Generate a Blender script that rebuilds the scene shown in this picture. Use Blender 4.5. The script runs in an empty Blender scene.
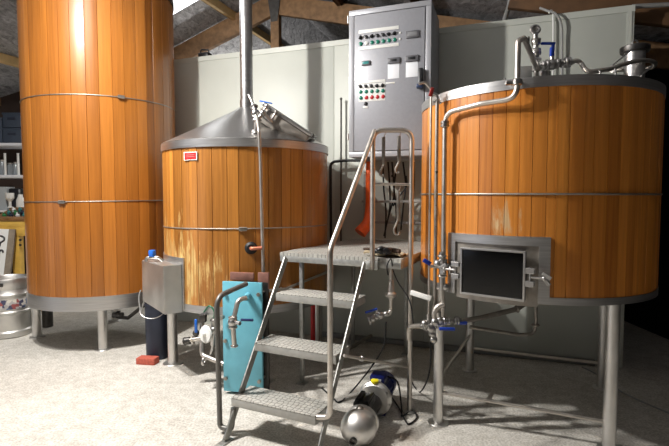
import bpy, bmesh, math, random
from mathutils import Vector, Matrix, Quaternion
random.seed(7)
C = bpy.context.scene.collection
sc = bpy.context.scene
V = Vector
# ------------------------------------------------------------------ camera geometry (pixel + real depth -> world point)
FP = 470.0; TH = math.atan(26/470); SN, CS = math.sin(TH), math.cos(TH); EYE = 1.45
def ray(px, py):
    a = (px-334.5)/FP; b = (223-py)/FP
    return a, CS+b*SN, -SN+b*CS
def P(px, py, Y):
    d = ray(px, py); k = Y/d[1]; return V((d[0]*k, Y, EYE+d[2]*k))
def Pz(px, py, z):
    d = ray(px, py); k = (z-EYE)/d[2]; return V((d[0]*k, d[1]*k, z))
def Pw(px, py, off=0.0):                       # a plane parallel to the panel wall, off metres in front of it
    d = ray(px, py); k = (4.785-off*1.0628)/(d[1]+.36*d[0]); return V((d[0]*k, d[1]*k, EYE+d[2]*k))
def Pc(px, py, tank, off=0.0):                 # on the front of a round tank
    cx, cy, R = tank; R = R+off
    d = ray(px, py); A = d[0]**2+d[1]**2; B = -2*(d[0]*cx+d[1]*cy); Q = B*B-4*A*(cx*cx+cy*cy-R*R)
    k = -B/2/A if Q < 0 else (-B-math.sqrt(Q))/2/A
    return V((d[0]*k, d[1]*k, EYE+d[2]*k))
TL = (-2.389, 4.898, .705); TM = (-.785, 4.258, .718); TR = (1.348, 3.237, .737)
U = V((.9409, -.3387, 0)); N = V((.3387, .9409, 0)); Z = V((0, 0, 1))       # along the wall, into the wall
UP = V((.9026, -.4305, 0)); VP = V((.4305, .9026, 0))                       # along / up the staircase

# ------------------------------------------------------------------ materials
def lin(c):
    return tuple(((x/255)/12.92 if x/255 <= .04045 else ((x/255+.055)/1.055)**2.4) for x in c)+(1,)
MATS = {}
def mat(name, col, rough=.5, metal=0, bump=0, scale=20, var=0, coat=0, stretch=(1, 1, 1), spec=.5):
    if name in MATS: return MATS[name]
    m = bpy.data.materials.new(name); m.use_nodes = True; nt = m.node_tree; n = nt.nodes; l = nt.links
    p = n['Principled BSDF']; c = lin(col)
    p.inputs['Base Color'].default_value = c; p.inputs['Roughness'].default_value = rough
    p.inputs['Metallic'].default_value = metal; p.inputs['Coat Weight'].default_value = coat
    p.inputs['Specular IOR Level'].default_value = spec
    if var or bump:
        tc = n.new('ShaderNodeTexCoord'); mp = n.new('ShaderNodeMapping'); mp.inputs['Scale'].default_value = stretch
        nz = n.new('ShaderNodeTexNoise'); nz.inputs['Scale'].default_value = scale; nz.inputs['Detail'].default_value = 6
        l.new(tc.outputs['Object'], mp.inputs['Vector']); l.new(mp.outputs[0], nz.inputs['Vector'])
        if var:
            r = n.new('ShaderNodeValToRGB'); e = r.color_ramp.elements
            e[0].position = .3; e[1].position = .7
            e[0].color = tuple(x*(1-var) for x in c[:3])+(1,); e[1].color = tuple(min(1, x*(1+var)) for x in c[:3])+(1,)
            l.new(nz.outputs['Fac'], r.inputs[0]); l.new(r.outputs[0], p.inputs['Base Color'])
        if bump:
            b = n.new('ShaderNodeBump'); b.inputs['Strength'].default_value = bump; b.inputs['Distance'].default_value = .01
            l.new(nz.outputs['Fac'], b.inputs['Height']); l.new(b.outputs[0], p.inputs['Normal'])
    MATS[name] = m; return m

def wood_mat(name, dark, light, wear=None):
    """Varnished staves: each stave has its own tone (face attribute), fine vertical grain, optional bleached / peeled patches."""
    m = bpy.data.materials.new(name); m.use_nodes = True; nt = m.node_tree; n = nt.nodes; l = nt.links
    p = n['Principled BSDF']
    at = n.new('ShaderNodeAttribute'); at.attribute_name = 'tone'
    tc = n.new('ShaderNodeTexCoord')
    sx = n.new('ShaderNodeSeparateXYZ'); l.new(tc.outputs['Object'], sx.inputs[0])
    off = n.new('ShaderNodeMath'); off.operation = 'MULTIPLY'; off.inputs[1].default_value = 37; l.new(at.outputs['Fac'], off.inputs[0])
    zz = n.new('ShaderNodeMath'); zz.operation = 'ADD'; l.new(sx.outputs['Z'], zz.inputs[0]); l.new(off.outputs[0], zz.inputs[1])
    cb = n.new('ShaderNodeCombineXYZ'); l.new(sx.outputs['X'], cb.inputs[0]); l.new(sx.outputs['Y'], cb.inputs[1]); l.new(zz.outputs[0], cb.inputs[2])
    mp = n.new('ShaderNodeMapping'); mp.inputs['Scale'].default_value = (55, 55, 1.6); l.new(cb.outputs[0], mp.inputs[0])
    gr = n.new('ShaderNodeTexNoise'); gr.inputs['Scale'].default_value = 1; gr.inputs['Detail'].default_value = 5; gr.inputs['Roughness'].default_value = .6
    l.new(mp.outputs[0], gr.inputs['Vector'])
    mp2 = n.new('ShaderNodeMapping'); mp2.inputs['Scale'].default_value = (9, 9, .7); l.new(cb.outputs[0], mp2.inputs[0])
    g2 = n.new('ShaderNodeTexNoise'); g2.inputs['Scale'].default_value = 1; g2.inputs['Detail'].default_value = 2; l.new(mp2.outputs[0], g2.inputs['Vector'])
    def mth(op, a, b):
        q = n.new('ShaderNodeMath'); q.operation = op
        for i, x in enumerate((a, b)):
            if isinstance(x, (int, float)): q.inputs[i].default_value = x
            else: l.new(x, q.inputs[i])
        return q.outputs[0]
    f = mth('ADD', mth('MULTIPLY', at.outputs['Fac'], .34), mth('MULTIPLY', gr.outputs['Fac'], .52))
    f = mth('ADD', f, mth('MULTIPLY', g2.outputs['Fac'], .30))
    r = n.new('ShaderNodeValToRGB'); e = r.color_ramp.elements
    e[0].position = .22; e[0].color = lin(dark); e[1].position = .85; e[1].color = lin(light)
    l.new(f, r.inputs[0]); col = r.outputs[0]
    rough = .3
    p.inputs['Roughness'].default_value = .34
    if wear:
        pale, thr, cx, cz, rad = wear
        # bleached patches: a blob field around one place on the tank, broken up by streaky noise
        mp3 = n.new('ShaderNodeMapping'); mp3.inputs['Scale'].default_value = (16, 16, 3.4); l.new(cb.outputs[0], mp3.inputs[0])
        w = n.new('ShaderNodeTexNoise'); w.inputs['Scale'].default_value = 1; w.inputs['Detail'].default_value = 8; w.inputs['Roughness'].default_value = .7
        l.new(mp3.outputs[0], w.inputs['Vector'])
        dist = n.new('ShaderNodeVectorMath'); dist.operation = 'DISTANCE'; l.new(tc.outputs['Object'], dist.inputs[0]); dist.inputs[1].default_value = (cx[0], cx[1], cz)
        fall = mth('MULTIPLY', dist.outputs['Value'], 1/rad)
        k = mth('SUBTRACT', mth('ADD', w.outputs['Fac'], thr), mth('MULTIPLY', fall, .42))
        k = mth('MULTIPLY', mth('SUBTRACT', k, .5), 9)
        cl = n.new('ShaderNodeClamp'); l.new(k, cl.inputs[0])
        mx = n.new('ShaderNodeMix'); mx.data_type = 'RGBA'; l.new(cl.outputs[0], mx.inputs[0]); l.new(col, mx.inputs[6])
        r2 = n.new('ShaderNodeValToRGB'); r2.color_ramp.elements[0].color = lin(pale[0]); r2.color_ramp.elements[1].color = lin(pale[1])
        r2.color_ramp.elements[0].position = .35; r2.color_ramp.elements[1].position = .65
        l.new(gr.outputs['Fac'], r2.inputs[0]); l.new(r2.outputs[0], mx.inputs[7]); col = mx.outputs[2]
        rr = mth('ADD', mth('MULTIPLY', cl.outputs[0], .35), .34); l.new(rr, p.inputs['Roughness'])
    l.new(col, p.inputs['Base Color'])
    b = n.new('ShaderNodeBump'); b.inputs['Strength'].default_value = .12; b.inputs['Distance'].default_value = .003
    l.new(gr.outputs['Fac'], b.inputs['Height']); l.new(b.outputs[0], p.inputs['Normal'])
    p.inputs['Coat Weight'].default_value = .25; p.inputs['Coat Roughness'].default_value = .16
    return m

def steel_mat(name, col, rough, aniso_scale=(3, 3, 60), bump=.04, var=.12):
    m = bpy.data.materials.new(name); m.use_nodes = True; nt = m.node_tree; n = nt.nodes; l = nt.links
    p = n['Principled BSDF']; p.inputs['Metallic'].default_value = 1
    tc = n.new('ShaderNodeTexCoord'); mp = n.new('ShaderNodeMapping'); mp.inputs['Scale'].default_value = aniso_scale
    nz = n.new('ShaderNodeTexNoise'); nz.inputs['Scale'].default_value = 3; nz.inputs['Detail'].default_value = 6
    l.new(tc.outputs['Object'], mp.inputs[0]); l.new(mp.outputs[0], nz.inputs['Vector'])
    r = n.new('ShaderNodeValToRGB'); c = lin(col); e = r.color_ramp.elements; e[0].position = .3; e[1].position = .7
    e[0].color = tuple(x*(1-var) for x in c[:3])+(1,); e[1].color = tuple(min(1, x*(1+var)) for x in c[:3])+(1,)
    l.new(nz.outputs['Fac'], r.inputs[0]); l.new(r.outputs[0], p.inputs['Base Color'])
    mr = n.new('ShaderNodeMapRange'); mr.inputs['To Min'].default_value = rough*.8; mr.inputs['To Max'].default_value = rough*1.3
    l.new(nz.outputs['Fac'], mr.inputs[0]); l.new(mr.outputs[0], p.inputs['Roughness'])
    b = n.new('ShaderNodeBump'); b.inputs['Strength'].default_value = bump; b.inputs['Distance'].default_value = .004
    l.new(nz.outputs['Fac'], b.inputs['Height']); l.new(b.outputs[0], p.inputs['Normal'])
    MATS[name] = m; return m

def tread_mat():
    m = bpy.data.materials.new('punched_tread'); m.use_nodes = True; nt = m.node_tree; n = nt.nodes; l = nt.links
    p = n['Principled BSDF']; p.inputs['Metallic'].default_value = .25; p.inputs['Roughness'].default_value = .55
    tc = n.new('ShaderNodeTexCoord'); mp = n.new('ShaderNodeMapping'); mp.inputs['Rotation'].default_value = (0, 0, math.radians(25.5))
    mp.inputs['Scale'].default_value = (32, 32, 1)
    l.new(tc.outputs['Object'], mp.inputs[0])
    v = n.new('ShaderNodeTexVoronoi'); v.voronoi_dimensions = '2D'; v.feature = 'DISTANCE_TO_EDGE'; v.inputs['Scale'].default_value = 1; v.inputs['Randomness'].default_value = .55
    l.new(mp.outputs[0], v.inputs['Vector'])
    r = n.new('ShaderNodeValToRGB'); e = r.color_ramp.elements
    e[0].position = .02; e[0].color = lin((132, 130, 124)); e[1].position = .14; e[1].color = lin((206, 204, 196))
    l.new(v.outputs['Distance'], r.inputs[0])
    nz = n.new('ShaderNodeTexNoise'); nz.inputs['Scale'].default_value = 14; nz.inputs['Detail'].default_value = 5; l.new(tc.outputs['Object'], nz.inputs['Vector'])
    mx = n.new('ShaderNodeMix'); mx.data_type = 'RGBA'; mx.blend_type = 'MULTIPLY'; mx.inputs[0].default_value = .45
    l.new(r.outputs[0], mx.inputs[6]); l.new(nz.outputs['Fac'], mx.inputs[7]); l.new(mx.outputs[2], p.inputs['Base Color'])
    b = n.new('ShaderNodeBump'); b.inputs['Strength'].default_value = .6; b.inputs['Distance'].default_value = .006
    l.new(v.outputs['Distance'], b.inputs['Height']); l.new(b.outputs[0], p.inputs['Normal'])
    return m

def floor_mat():
    m = bpy.data.materials.new('concrete_floor'); m.use_nodes = True; nt = m.node_tree; n = nt.nodes; l = nt.links
    p = n['Principled BSDF']; p.inputs['Roughness'].default_value = .75
    tc = n.new('ShaderNodeTexCoord')
    a = n.new('ShaderNodeTexNoise'); a.inputs['Scale'].default_value = 1.6; a.inputs['Detail'].default_value = 8; a.inputs['Roughness'].default_value = .65
    b = n.new('ShaderNodeTexNoise'); b.inputs['Scale'].default_value = 75; b.inputs['Detail'].default_value = 3
    d = n.new('ShaderNodeTexNoise'); d.inputs['Scale'].default_value = 14; d.inputs['Detail'].default_value = 6
    for q in (a, b, d): l.new(tc.outputs['Object'], q.inputs['Vector'])
    r = n.new('ShaderNodeValToRGB'); e = r.color_ramp.elements; e[0].position = .3; e[1].position = .7
    e[0].color = lin((206, 202, 194)); e[1].color = lin((232, 228, 220)); l.new(a.outputs['Fac'], r.inputs[0])
    r2 = n.new('ShaderNodeValToRGB'); e = r2.color_ramp.elements; e[0].position = .36; e[1].position = .6
    e[0].color = (.66, .65, .63, 1); e[1].color = (1, 1, 1, 1); l.new(b.outputs['Fac'], r2.inputs[0])
    r3 = n.new('ShaderNodeValToRGB'); e = r3.color_ramp.elements; e[0].position = .3; e[1].position = .62
    e[0].color = (.80, .79, .77, 1); e[1].color = (1, 1, 1, 1); l.new(d.outputs['Fac'], r3.inputs[0])
    m1 = n.new('ShaderNodeMix'); m1.data_type = 'RGBA'; m1.blend_type = 'MULTIPLY'; m1.inputs[0].default_value = 1
    l.new(r.outputs[0], m1.inputs[6]); l.new(r2.outputs[0], m1.inputs[7])
    m2 = n.new('ShaderNodeMix'); m2.data_type = 'RGBA'; m2.blend_type = 'MULTIPLY'; m2.inputs[0].default_value = 1
    l.new(m1.outputs[2], m2.inputs[6]); l.new(r3.outputs[0], m2.inputs[7])
    # rusty brown stain beside the pump
    ds = n.new('ShaderNodeVectorMath'); ds.operation = 'DISTANCE'; l.new(tc.outputs['Object'], ds.inputs[0]); ds.inputs[1].default_value = tuple(Pz(405, 436, 0))
    sm = n.new('ShaderNodeMapRange'); sm.inputs['From Min'].default_value = .02; sm.inputs['From Max'].default_value = .16; sm.inputs['To Min'].default_value = 1; sm.inputs['To Max'].default_value = 0
    l.new(ds.outputs['Value'], sm.inputs[0])
    ml = n.new('ShaderNodeMath'); ml.operation = 'MULTIPLY'; l.new(sm.outputs[0], ml.inputs[0]); l.new(d.outputs['Fac'], ml.inputs[1])
    m3 = n.new('ShaderNodeMix'); m3.data_type = 'RGBA'; l.new(ml.outputs[0], m3.inputs[0]); l.new(m2.outputs[2], m3.inputs[6]); m3.inputs[7].default_value = lin((112, 84, 52))
    l.new(m3.outputs[2], p.inputs['Base Color'])
    bp = n.new('ShaderNodeBump'); bp.inputs['Strength'].default_value = .35; bp.inputs['Distance'].default_value = .006
    l.new(b.outputs['Fac'], bp.inputs['Height']); l.new(bp.outputs[0], p.inputs['Normal'])
    return m

def foil_mat():
    m = bpy.data.materials.new('foil_insulation'); m.use_nodes = True; nt = m.node_tree; n = nt.nodes; l = nt.links
    p = n['Principled BSDF']; p.inputs['Metallic'].default_value = .2; p.inputs['Roughness'].default_value = .4
    tc = n.new('ShaderNodeTexCoord'); mp = n.new('ShaderNodeMapping'); mp.inputs['Rotation'].default_value = (0, 0, math.radians(-20)); mp.inputs['Scale'].default_value = (5, 2.2, 4)
    nz = n.new('ShaderNodeTexNoise'); nz.inputs['Scale'].default_value = 3.0; nz.inputs['Detail'].default_value = 8; nz.inputs['Roughness'].default_value = .72; nz.inputs['Distortion'].default_value = 1.2
    l.new(tc.outputs['Object'], mp.inputs[0]); l.new(mp.outputs[0], nz.inputs['Vector'])
    r = n.new('ShaderNodeValToRGB'); e = r.color_ramp.elements; e[0].position = .3; e[1].position = .72
    e[0].color = lin((84, 85, 90)); e[1].color = lin((232, 232, 236)); l.new(nz.outputs['Fac'], r.inputs[0]); l.new(r.outputs[0], p.inputs['Base Color'])
    b = n.new('ShaderNodeBump'); b.inputs['Strength'].default_value = .9; b.inputs['Distance'].default_value = .04
    l.new(nz.outputs['Fac'], b.inputs['Height']); l.new(b.outputs[0], p.inputs['Normal'])
    return m

def keg_band_mat():
    m = bpy.data.materials.new('coloured_keg_band'); m.use_nodes = True; nt = m.node_tree; n = nt.nodes; l = nt.links
    p = n['Principled BSDF']; p.inputs['Roughness'].default_value = .4
    tc = n.new('ShaderNodeTexCoord')
    v = n.new('ShaderNodeTexVoronoi'); v.inputs['Scale'].default_value = 34; l.new(tc.outputs['Object'], v.inputs['Vector'])
    sp = n.new('ShaderNodeSeparateColor'); l.new(v.outputs['Color'], sp.inputs[0])
    r = n.new('ShaderNodeValToRGB'); r.color_ramp.interpolation = 'CONSTANT'; e = r.color_ramp.elements
    e[0].color = lin((176, 172, 170)); e[1].position = .3; e[1].color = lin((70, 72, 96))
    for pos, c in ((.48, (200, 195, 190)), (.68, (150, 80, 78)), (.8, (96, 112, 140)), (.9, (214, 208, 196))):
        q = e.new(pos); q.color = lin(c)
    l.new(sp.outputs[0], r.inputs[0]); l.new(r.outputs[0], p.inputs['Base Color'])
    return m

STEEL = steel_mat('brushed_stainless', (218, 216, 212), .42, (2, 2, 2))
BAND = steel_mat('brushed_band', (192, 191, 190), .38, (1.5, 1.5, 40))
PIPE = steel_mat('pipe_stainless', (206, 200, 192), .40, (6, 6, 6), .02, .10)
DULL = steel_mat('dull_pipe', (164, 158, 150), .5, (8, 8, 8), .04, .15)
CHROME = steel_mat('polished_fittings', (188, 186, 183), .30, (2, 2, 2), .0, .05)
CONE = steel_mat('brushed_dome', (178, 177, 176), .33, (14, 14, 1), .02, .06)
DARKSTEEL = steel_mat('dark_steel', (90, 88, 86), .4, (6, 6, 6), .05, .2)
GALV = steel_mat('galvanised_frame', (176, 176, 172), .5, (12, 12, 12), .06, .16)
CAB = mat('cabinet_paint', (154, 155, 161), .4, .12, .01, 40, .04)
TREAD = tread_mat()
EDGE = mat('tread_edge', (170, 169, 164), .5, .3, .04, 30, .1)
WALLP = mat('coolroom_panel', (196, 199, 190), .45, 0, .01, 3, .035)
BLACKR = mat('black_rubber', (22, 22, 24), .55)
BLACKP = mat('black_plastic', (26, 27, 30), .35)
BLUE = mat('blue_handle', (24, 62, 168), .38)
BLUEL = mat('light_blue_handle', (40, 110, 210), .38)
MOTOR = mat('motor_blue', (22, 34, 104), .35)
CYAN = mat('turquoise_paint', (106, 178, 196), .42, 0, .03, 8, .10)
RUST = mat('primer_brown', (134, 92, 80), .6, 0, .05, 20, .2)
RED = mat('red_paint', (200, 34, 34), .4)
REDPLATE = mat('red_plate', (206, 38, 40), .3)
BRICK = mat('red_brick', (186, 92, 74), .85, 0, .3, 60, .2)
ORANGE = mat('orange_hose_skin', (222, 88, 22), .5, 0, .05, 30, .12)
WHITE = mat('white_plastic', (228, 228, 224), .4)
PAPER = mat('white_paper', (232, 234, 238), .7)
GREENB = mat('green_button', (20, 112, 92), .3)
REDB = mat('red_button', (176, 40, 48), .3)
SCREEN = mat('grey_display', (132, 132, 134), .2)
BEZEL = mat('bezel_grey', (92, 92, 96), .4)
TEAL = mat('teal_display', (70, 140, 140), .2)
COPPER = mat('copper_stub', (196, 122, 96), .4, .6)
TIMBER = mat('rough_timber', (140, 108, 76), .75, 0, .25, 7, .28, stretch=(2, 2, 2))
TIMBERL = mat('pale_timber', (206, 176, 124), .7, 0, .15, 9, .14)
TIMBERD = mat('dark_timber', (96, 68, 42), .8, 0, .25, 7, .28)
PINE = mat('yellow_pine', (214, 172, 78), .55, 0, .05, 12, .12)
NAVY = mat('navy_plastic', (34, 40, 56), .5)
CRATE = mat('slate_crate', (58, 68, 82), .5)
SHELFW = mat('white_shelf', (222, 224, 228), .5)
GLASSY = mat('jar_glass', (150, 156, 160), .12, .2)
CLOTH = mat('tan_cloth', (176, 160, 132), .9, 0, .3, 40, .2)
BROWNCLOTH = mat('brown_cloth', (70, 54, 44), .9, 0, .3, 40, .2)
DARKWALL = mat('dark_wall', (34, 30, 28), .9)
BROWNWALL = mat('brown_board', (66, 52, 44), .85, 0, .1, 6, .2)
MANWAY = mat('manway_glass', (4, 4, 4), .1, 0, spec=.5)
YELLOW = mat('yellow_cap', (228, 214, 30), .45)
CABLEG = mat('grey_cable', (150, 150, 148), .5)
GREY = mat('grey_paint', (138, 138, 136), .5)
WOOD_L = wood_mat('varnished_cedar', (108, 58, 14), (190, 120, 48))
WOOD_M = wood_mat('weathered_cedar', (98, 56, 16), (204, 136, 60), (((158, 108, 44), (228, 196, 128)), .21, (-.48, -.52), .76, .80))
WOOD_R = wood_mat('honey_cedar', (134, 66, 14), (232, 152, 64), (((170, 120, 68), (214, 186, 140)), 0.10, (-.40, -.61), 1.31, .30))

# ------------------------------------------------------------------ mesh helper
def frame(d):
    d = V(d).normalized(); a = V((0, 0, 1)) if abs(d.z) < .95 else V((1, 0, 0))
    x = d.cross(a).normalized(); return x, d.cross(x).normalized(), d
def fillet(pts, rad, n=6):
    pts = [V(p) for p in pts]; out = [pts[0]]
    for i in range(1, len(pts)-1):
        a, b, c = pts[i-1], pts[i], pts[i+1]
        r = rad[i] if isinstance(rad, (list, dict)) else rad
        u = (a-b); v = (c-b)
        if u.length < 1e-6 or v.length < 1e-6: continue
        ang = u.angle(v)
        if ang > 3.08: out.append(b); continue
        t = min(r/math.tan(ang/2), u.length*.49, v.length*.49)
        p0 = b+u.normalized()*t; p1 = b+v.normalized()*t
        for k in range(n+1):
            s = k/n; out.append(p0*(1-s)**2+b*2*s*(1-s)+p1*s*s)
    out.append(pts[-1]); return out
def spline(pts, n=8):
    pts = [V(p) for p in pts]; q = [pts[0]*2-pts[1]]+pts+[pts[-1]*2-pts[-2]]; out = []
    for i in range(1, len(q)-2):
        for k in range(n):
            t = k/n; a, b, c, d = q[i-1:i+3]
            out.append(.5*((2*b)+(c-a)*t+(2*a-5*b+4*c-d)*t*t+(-a+3*b-3*c+d)*t**3))
    out.append(pts[-1]); return out
class B:
    def __init__(s): s.bm = bmesh.new()
    def box(s, c, size, X=(1, 0, 0), Y=None, bev=0):
        X = V(X).normalized()
        if Y is None: Y = Z.cross(X)
        Y = V(Y).normalized(); W = X.cross(Y)
        M = Matrix((X, Y, W)).transposed(); c = V(c)
        r = bmesh.ops.create_cube(s.bm, size=1)
        for v in r['verts']: v.co = c+M @ V((v.co.x*size[0], v.co.y*size[1], v.co.z*size[2]))
        if bev:
            es = list({e for v in r['verts'] for e in v.link_edges})
            bmesh.ops.bevel(s.bm, geom=es, offset=bev, segments=2, affect='EDGES', profile=.5)
        return s
    def ring(s, c, x, y, r, n): return [s.bm.verts.new(c+x*r*math.cos(2*math.pi*k/n)+y*r*math.sin(2*math.pi*k/n)) for k in range(n)]
    def skin(s, rings, cap=(True, True), closed=False):
        n = len(rings[0]); m = len(rings)
        for i in range(m if closed else m-1):
            a, b = rings[i], rings[(i+1) % m]
            for k in range(n): s.bm.faces.new((a[k], a[(k+1) % n], b[(k+1) % n], b[k]))
        if not closed:
            if cap[0]: s.bm.faces.new(list(reversed(rings[0])))
            if cap[1]: s.bm.faces.new(rings[-1])
        return s
    def cyl(s, p0, p1, r, r2=None, n=16):
        p0, p1 = V(p0), V(p1); x, y, d = frame(p1-p0)
        return s.skin([s.ring(p0, x, y, r, n), s.ring(p1, x, y, r if r2 is None else r2, n)])
    def lathe(s, o, d, prof, n=24, cap=(True, True)):       # prof: (radius, distance along d)
        x, y, d = frame(d); o = V(o)
        return s.skin([s.ring(o+d*h, x, y, max(r, 1e-4), n) for r, h in prof], cap)
    def tube(s, pts, r, n=10, closed=False):
        pts = [V(p) for p in pts]; m = len(pts); rings = []; px = None
        for i, p in enumerate(pts):
            if closed: d = pts[(i+1) % m]-pts[i-1]
            else: d = pts[min(i+1, m-1)]-pts[max(i-1, 0)]
            d.normalize()
            if px is None: x, y, _ = frame(d)
            else:
                x = (px-d*px.dot(d))
                x = x.normalized() if x.length > 1e-5 else frame(d)[0]
                y = d.cross(x)
            px = x; rr = r[i] if isinstance(r, list) else r
            rings.append(s.ring(p, x, y, rr, n))
        return s.skin(rings, closed=closed)
    def pipe(s, pts, r, bend=.05, n=12): return s.tube(fillet(pts, bend), r, n)
    def sphere(s, c, r, sc=(1, 1, 1), u=16, v=10):
        q = bmesh.ops.create_uvsphere(s.bm, u_segments=u, v_segments=v, radius=1); c = V(c)
        for w in q['verts']: w.co = c+V((w.co.x*r*sc[0], w.co.y*r*sc[1], w.co.z*r*sc[2]))
        return s
    def torus(s, c, d, R, r, n=40, m=8):
        x, y, d = frame(d); c = V(c)
        return s.tube([c+x*R*math.cos(2*math.pi*k/n)+y*R*math.sin(2*math.pi*k/n) for k in range(n)], r, m, closed=True)
    def prism(s, pts, off):                                  # polygon swept by vector off
        a = [s.bm.verts.new(V(p)) for p in pts]; b = [s.bm.verts.new(V(p)+V(off)) for p in pts]; n = len(a)
        s.bm.faces.new(list(reversed(a))); s.bm.faces.new(b)
        for k in range(n): s.bm.faces.new((a[k], a[(k+1) % n], b[(k+1) % n], b[k]))
        return s
    def sheet(s, grid, th):                                  # grid[i][j] of points thickened along local normals (approx.)
        R, Cc = len(grid), len(grid[0]); top = [[s.bm.verts.new(V(p)) for p in row] for row in grid]; bot = []
        for i in range(R):
            row = []
            for j in range(Cc):
                du = V(grid[min(i+1, R-1)][j])-V(grid[max(i-1, 0)][j]); dv = V(grid[i][min(j+1, Cc-1)])-V(grid[i][max(j-1, 0)][j] if False else grid[i][max(j-1, 0)])
                nn = du.cross(dv); nn = nn.normalized() if nn.length > 1e-9 else V((0, 0, 1))
                row.append(s.bm.verts.new(V(grid[i][j])+nn*th))
            bot.append(row)
        for i in range(R-1):
            for j in range(Cc-1):
                s.bm.faces.new((top[i][j], top[i][j+1], top[i+1][j+1], top[i+1][j]))
                s.bm.faces.new((bot[i][j], bot[i+1][j], bot[i+1][j+1], bot[i][j+1]))
        for i in range(R-1):
            s.bm.faces.new((top[i][0], top[i+1][0], bot[i+1][0], bot[i][0])); s.bm.faces.new((top[i][-1], bot[i][-1], bot[i+1][-1], top[i+1][-1]))
        for j in range(Cc-1):
            s.bm.faces.new((top[0][j], bot[0][j], bot[0][j+1], top[0][j+1])); s.bm.faces.new((top[-1][j], top[-1][j+1], bot[-1][j+1], bot[-1][j]))
        return s
ORG = {}
def part(name, b, m, parent=None, org=None, sharp=32, label=None):
    bm = b.bm; bmesh.ops.recalc_face_normals(bm, faces=bm.faces)
    if parent is not None: o0 = ORG[parent.name]
    elif org is not None: o0 = V(org)
    else:
        xs = [v.co for v in bm.verts]
        o0 = V(((min(v.x for v in xs)+max(v.x for v in xs))/2, (min(v.y for v in xs)+max(v.y for v in xs))/2, min(v.z for v in xs)))
    for v in bm.verts: v.co -= o0
    me = bpy.data.meshes.new(name); bm.to_mesh(me); bm.free(); me.materials.append(m)
    for p in me.polygons: p.use_smooth = True
    me.set_sharp_from_angle(angle=math.radians(sharp))
    o = bpy.data.objects.new(name, me); C.objects.link(o); ORG[o.name] = o0
    if parent is not None: o.parent = parent
    else: o.location = o0
    if label: o['label'] = label
    return o
def thing(name, label, cat, loc, group=None):
    o = bpy.data.objects.new(name, None); C.objects.link(o); o.location = V(loc); o.empty_display_size = .1
    ORG[o.name] = V(loc); o['label'] = label; o['category'] = cat
    if group: o['group'] = group
    return o
def tag(o, label, cat, group=None):
    o['label'] = label; o['category'] = cat
    if group: o['group'] = group
    return o
def struct(name, b, m, org=None):
    o = part(name, b, m, None, org if org is not None else (0, 0, 0)); o['kind'] = 'structure'; return o

# ------------------------------------------------------------------ the setting
WA = Pw(168, 130); WA.z = 0; WB = Pw(634, 40); WB.z = 0; WH = 3.0
struct('floor', B().box((-.3, 3.2, -.05), (14.5, 14, .1)), floor_mat())
wl = (WB-WA).length
def wall_box(a, b, z0, z1, t):
    a, b = V(a), V(b); d = (b-a).normalized(); nn = V((-d.y, d.x, 0))
    if nn.dot(N) < 0: nn = -nn
    c = (a+b)/2+nn*t/2; c.z = (z0+z1)/2
    return B().box(c, ((b-a).length, t, z1-z0), d, nn)
wb = B()
# sandwich panels with fine joints
cuts = [0]
for px in (334, 426, 626):
    q = Pw(px, 120); cuts.append((V((q.x, q.y, 0))-WA).dot(U))
cuts.append(wl)
for i in range(len(cuts)-1):
    a = WA+U*(cuts[i]+.0015); b = WA+U*(cuts[i+1]-.0015); c = (a+b)/2+N*.05; c.z = WH/2
    wb.box(c, ((b-a).length, .1, WH), U, N, bev=.003)
wb.box((WA+WB)/2+N*.055+Z*WH/2, (wl, .08, WH-.01), U, N)
struct('wall_back', wb, WALLP)
sb = B()
for e, sg in ((WA, 1), (WB, -1)):
    c = e+U*.05*sg+N*1.6+Z*WH/2; sb.box(c, (.1, 3.0, WH), U, N)
struct('wall_side', sb, WALLP)
# folded white capping along the top edge of the panels
struct('trim_1', B().box((WA+WB)/2-N*.004+Z*(WH-.02), (wl, .006, .05), U, N).box((WA+WB)/2+N*.05+Z*(WH+.004), (wl, .116, .006), U, N), WALLP)
q = Pw(628, 60); q.z = WH/2-.02
struct('trim_2', B().box(q-N*.004, (.035, .006, WH-.05), U, N), WALLP)
q = Pw(315, 180); e = Pw(600, 180)
c = (V((q.x, q.y, 0))+V((e.x, e.y, 0)))/2
struct('baseboard_back', B().box(c-N*.02+Z*.03, ((e-q).length, .035, .05), U, N, bev=.004), GREY)
struct('wall_left', B().box((-7.3, 3.2, 2.2), (.1, 1.8, 4.4)).box((-7.3, 7.45, 2.2), (.1, 5.3, 4.4)).box((-7.3, 4.45, 1.2), (.1, .7, 2.4)).box((-7.3, 4.45, 3.9), (.1, .7, 1.0)).box((-7.3, -.1, 3.8), (.1, 4.8, 1.2)).box((-7.3, -2.75, 2.2), (.1, .5, 4.4)), BROWNWALL)
struct('wall_front', B().box((-.25, -3.0, 2.2), (14.2, .1, 4.4)), DARKWALL)
struct('wall_rear', B().box((-.3, 10.1, 2.2), (14.4, .1, 4.4)), DARKWALL)
struct('unlit_backdrop', B().box((3.45, 3.5, 2.2), (.1, 13.2, 4.4)), mat('unlit_black', (14, 13, 12), .95))  # black sheet added for the unlit space at right, darkness put into its colour
q = P(8, 100, 6.75); struct('wall_shelf_side', B().box((-5.6, 6.8, 1.55), (3.3, .08, 3.1)), BROWNWALL)
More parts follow.
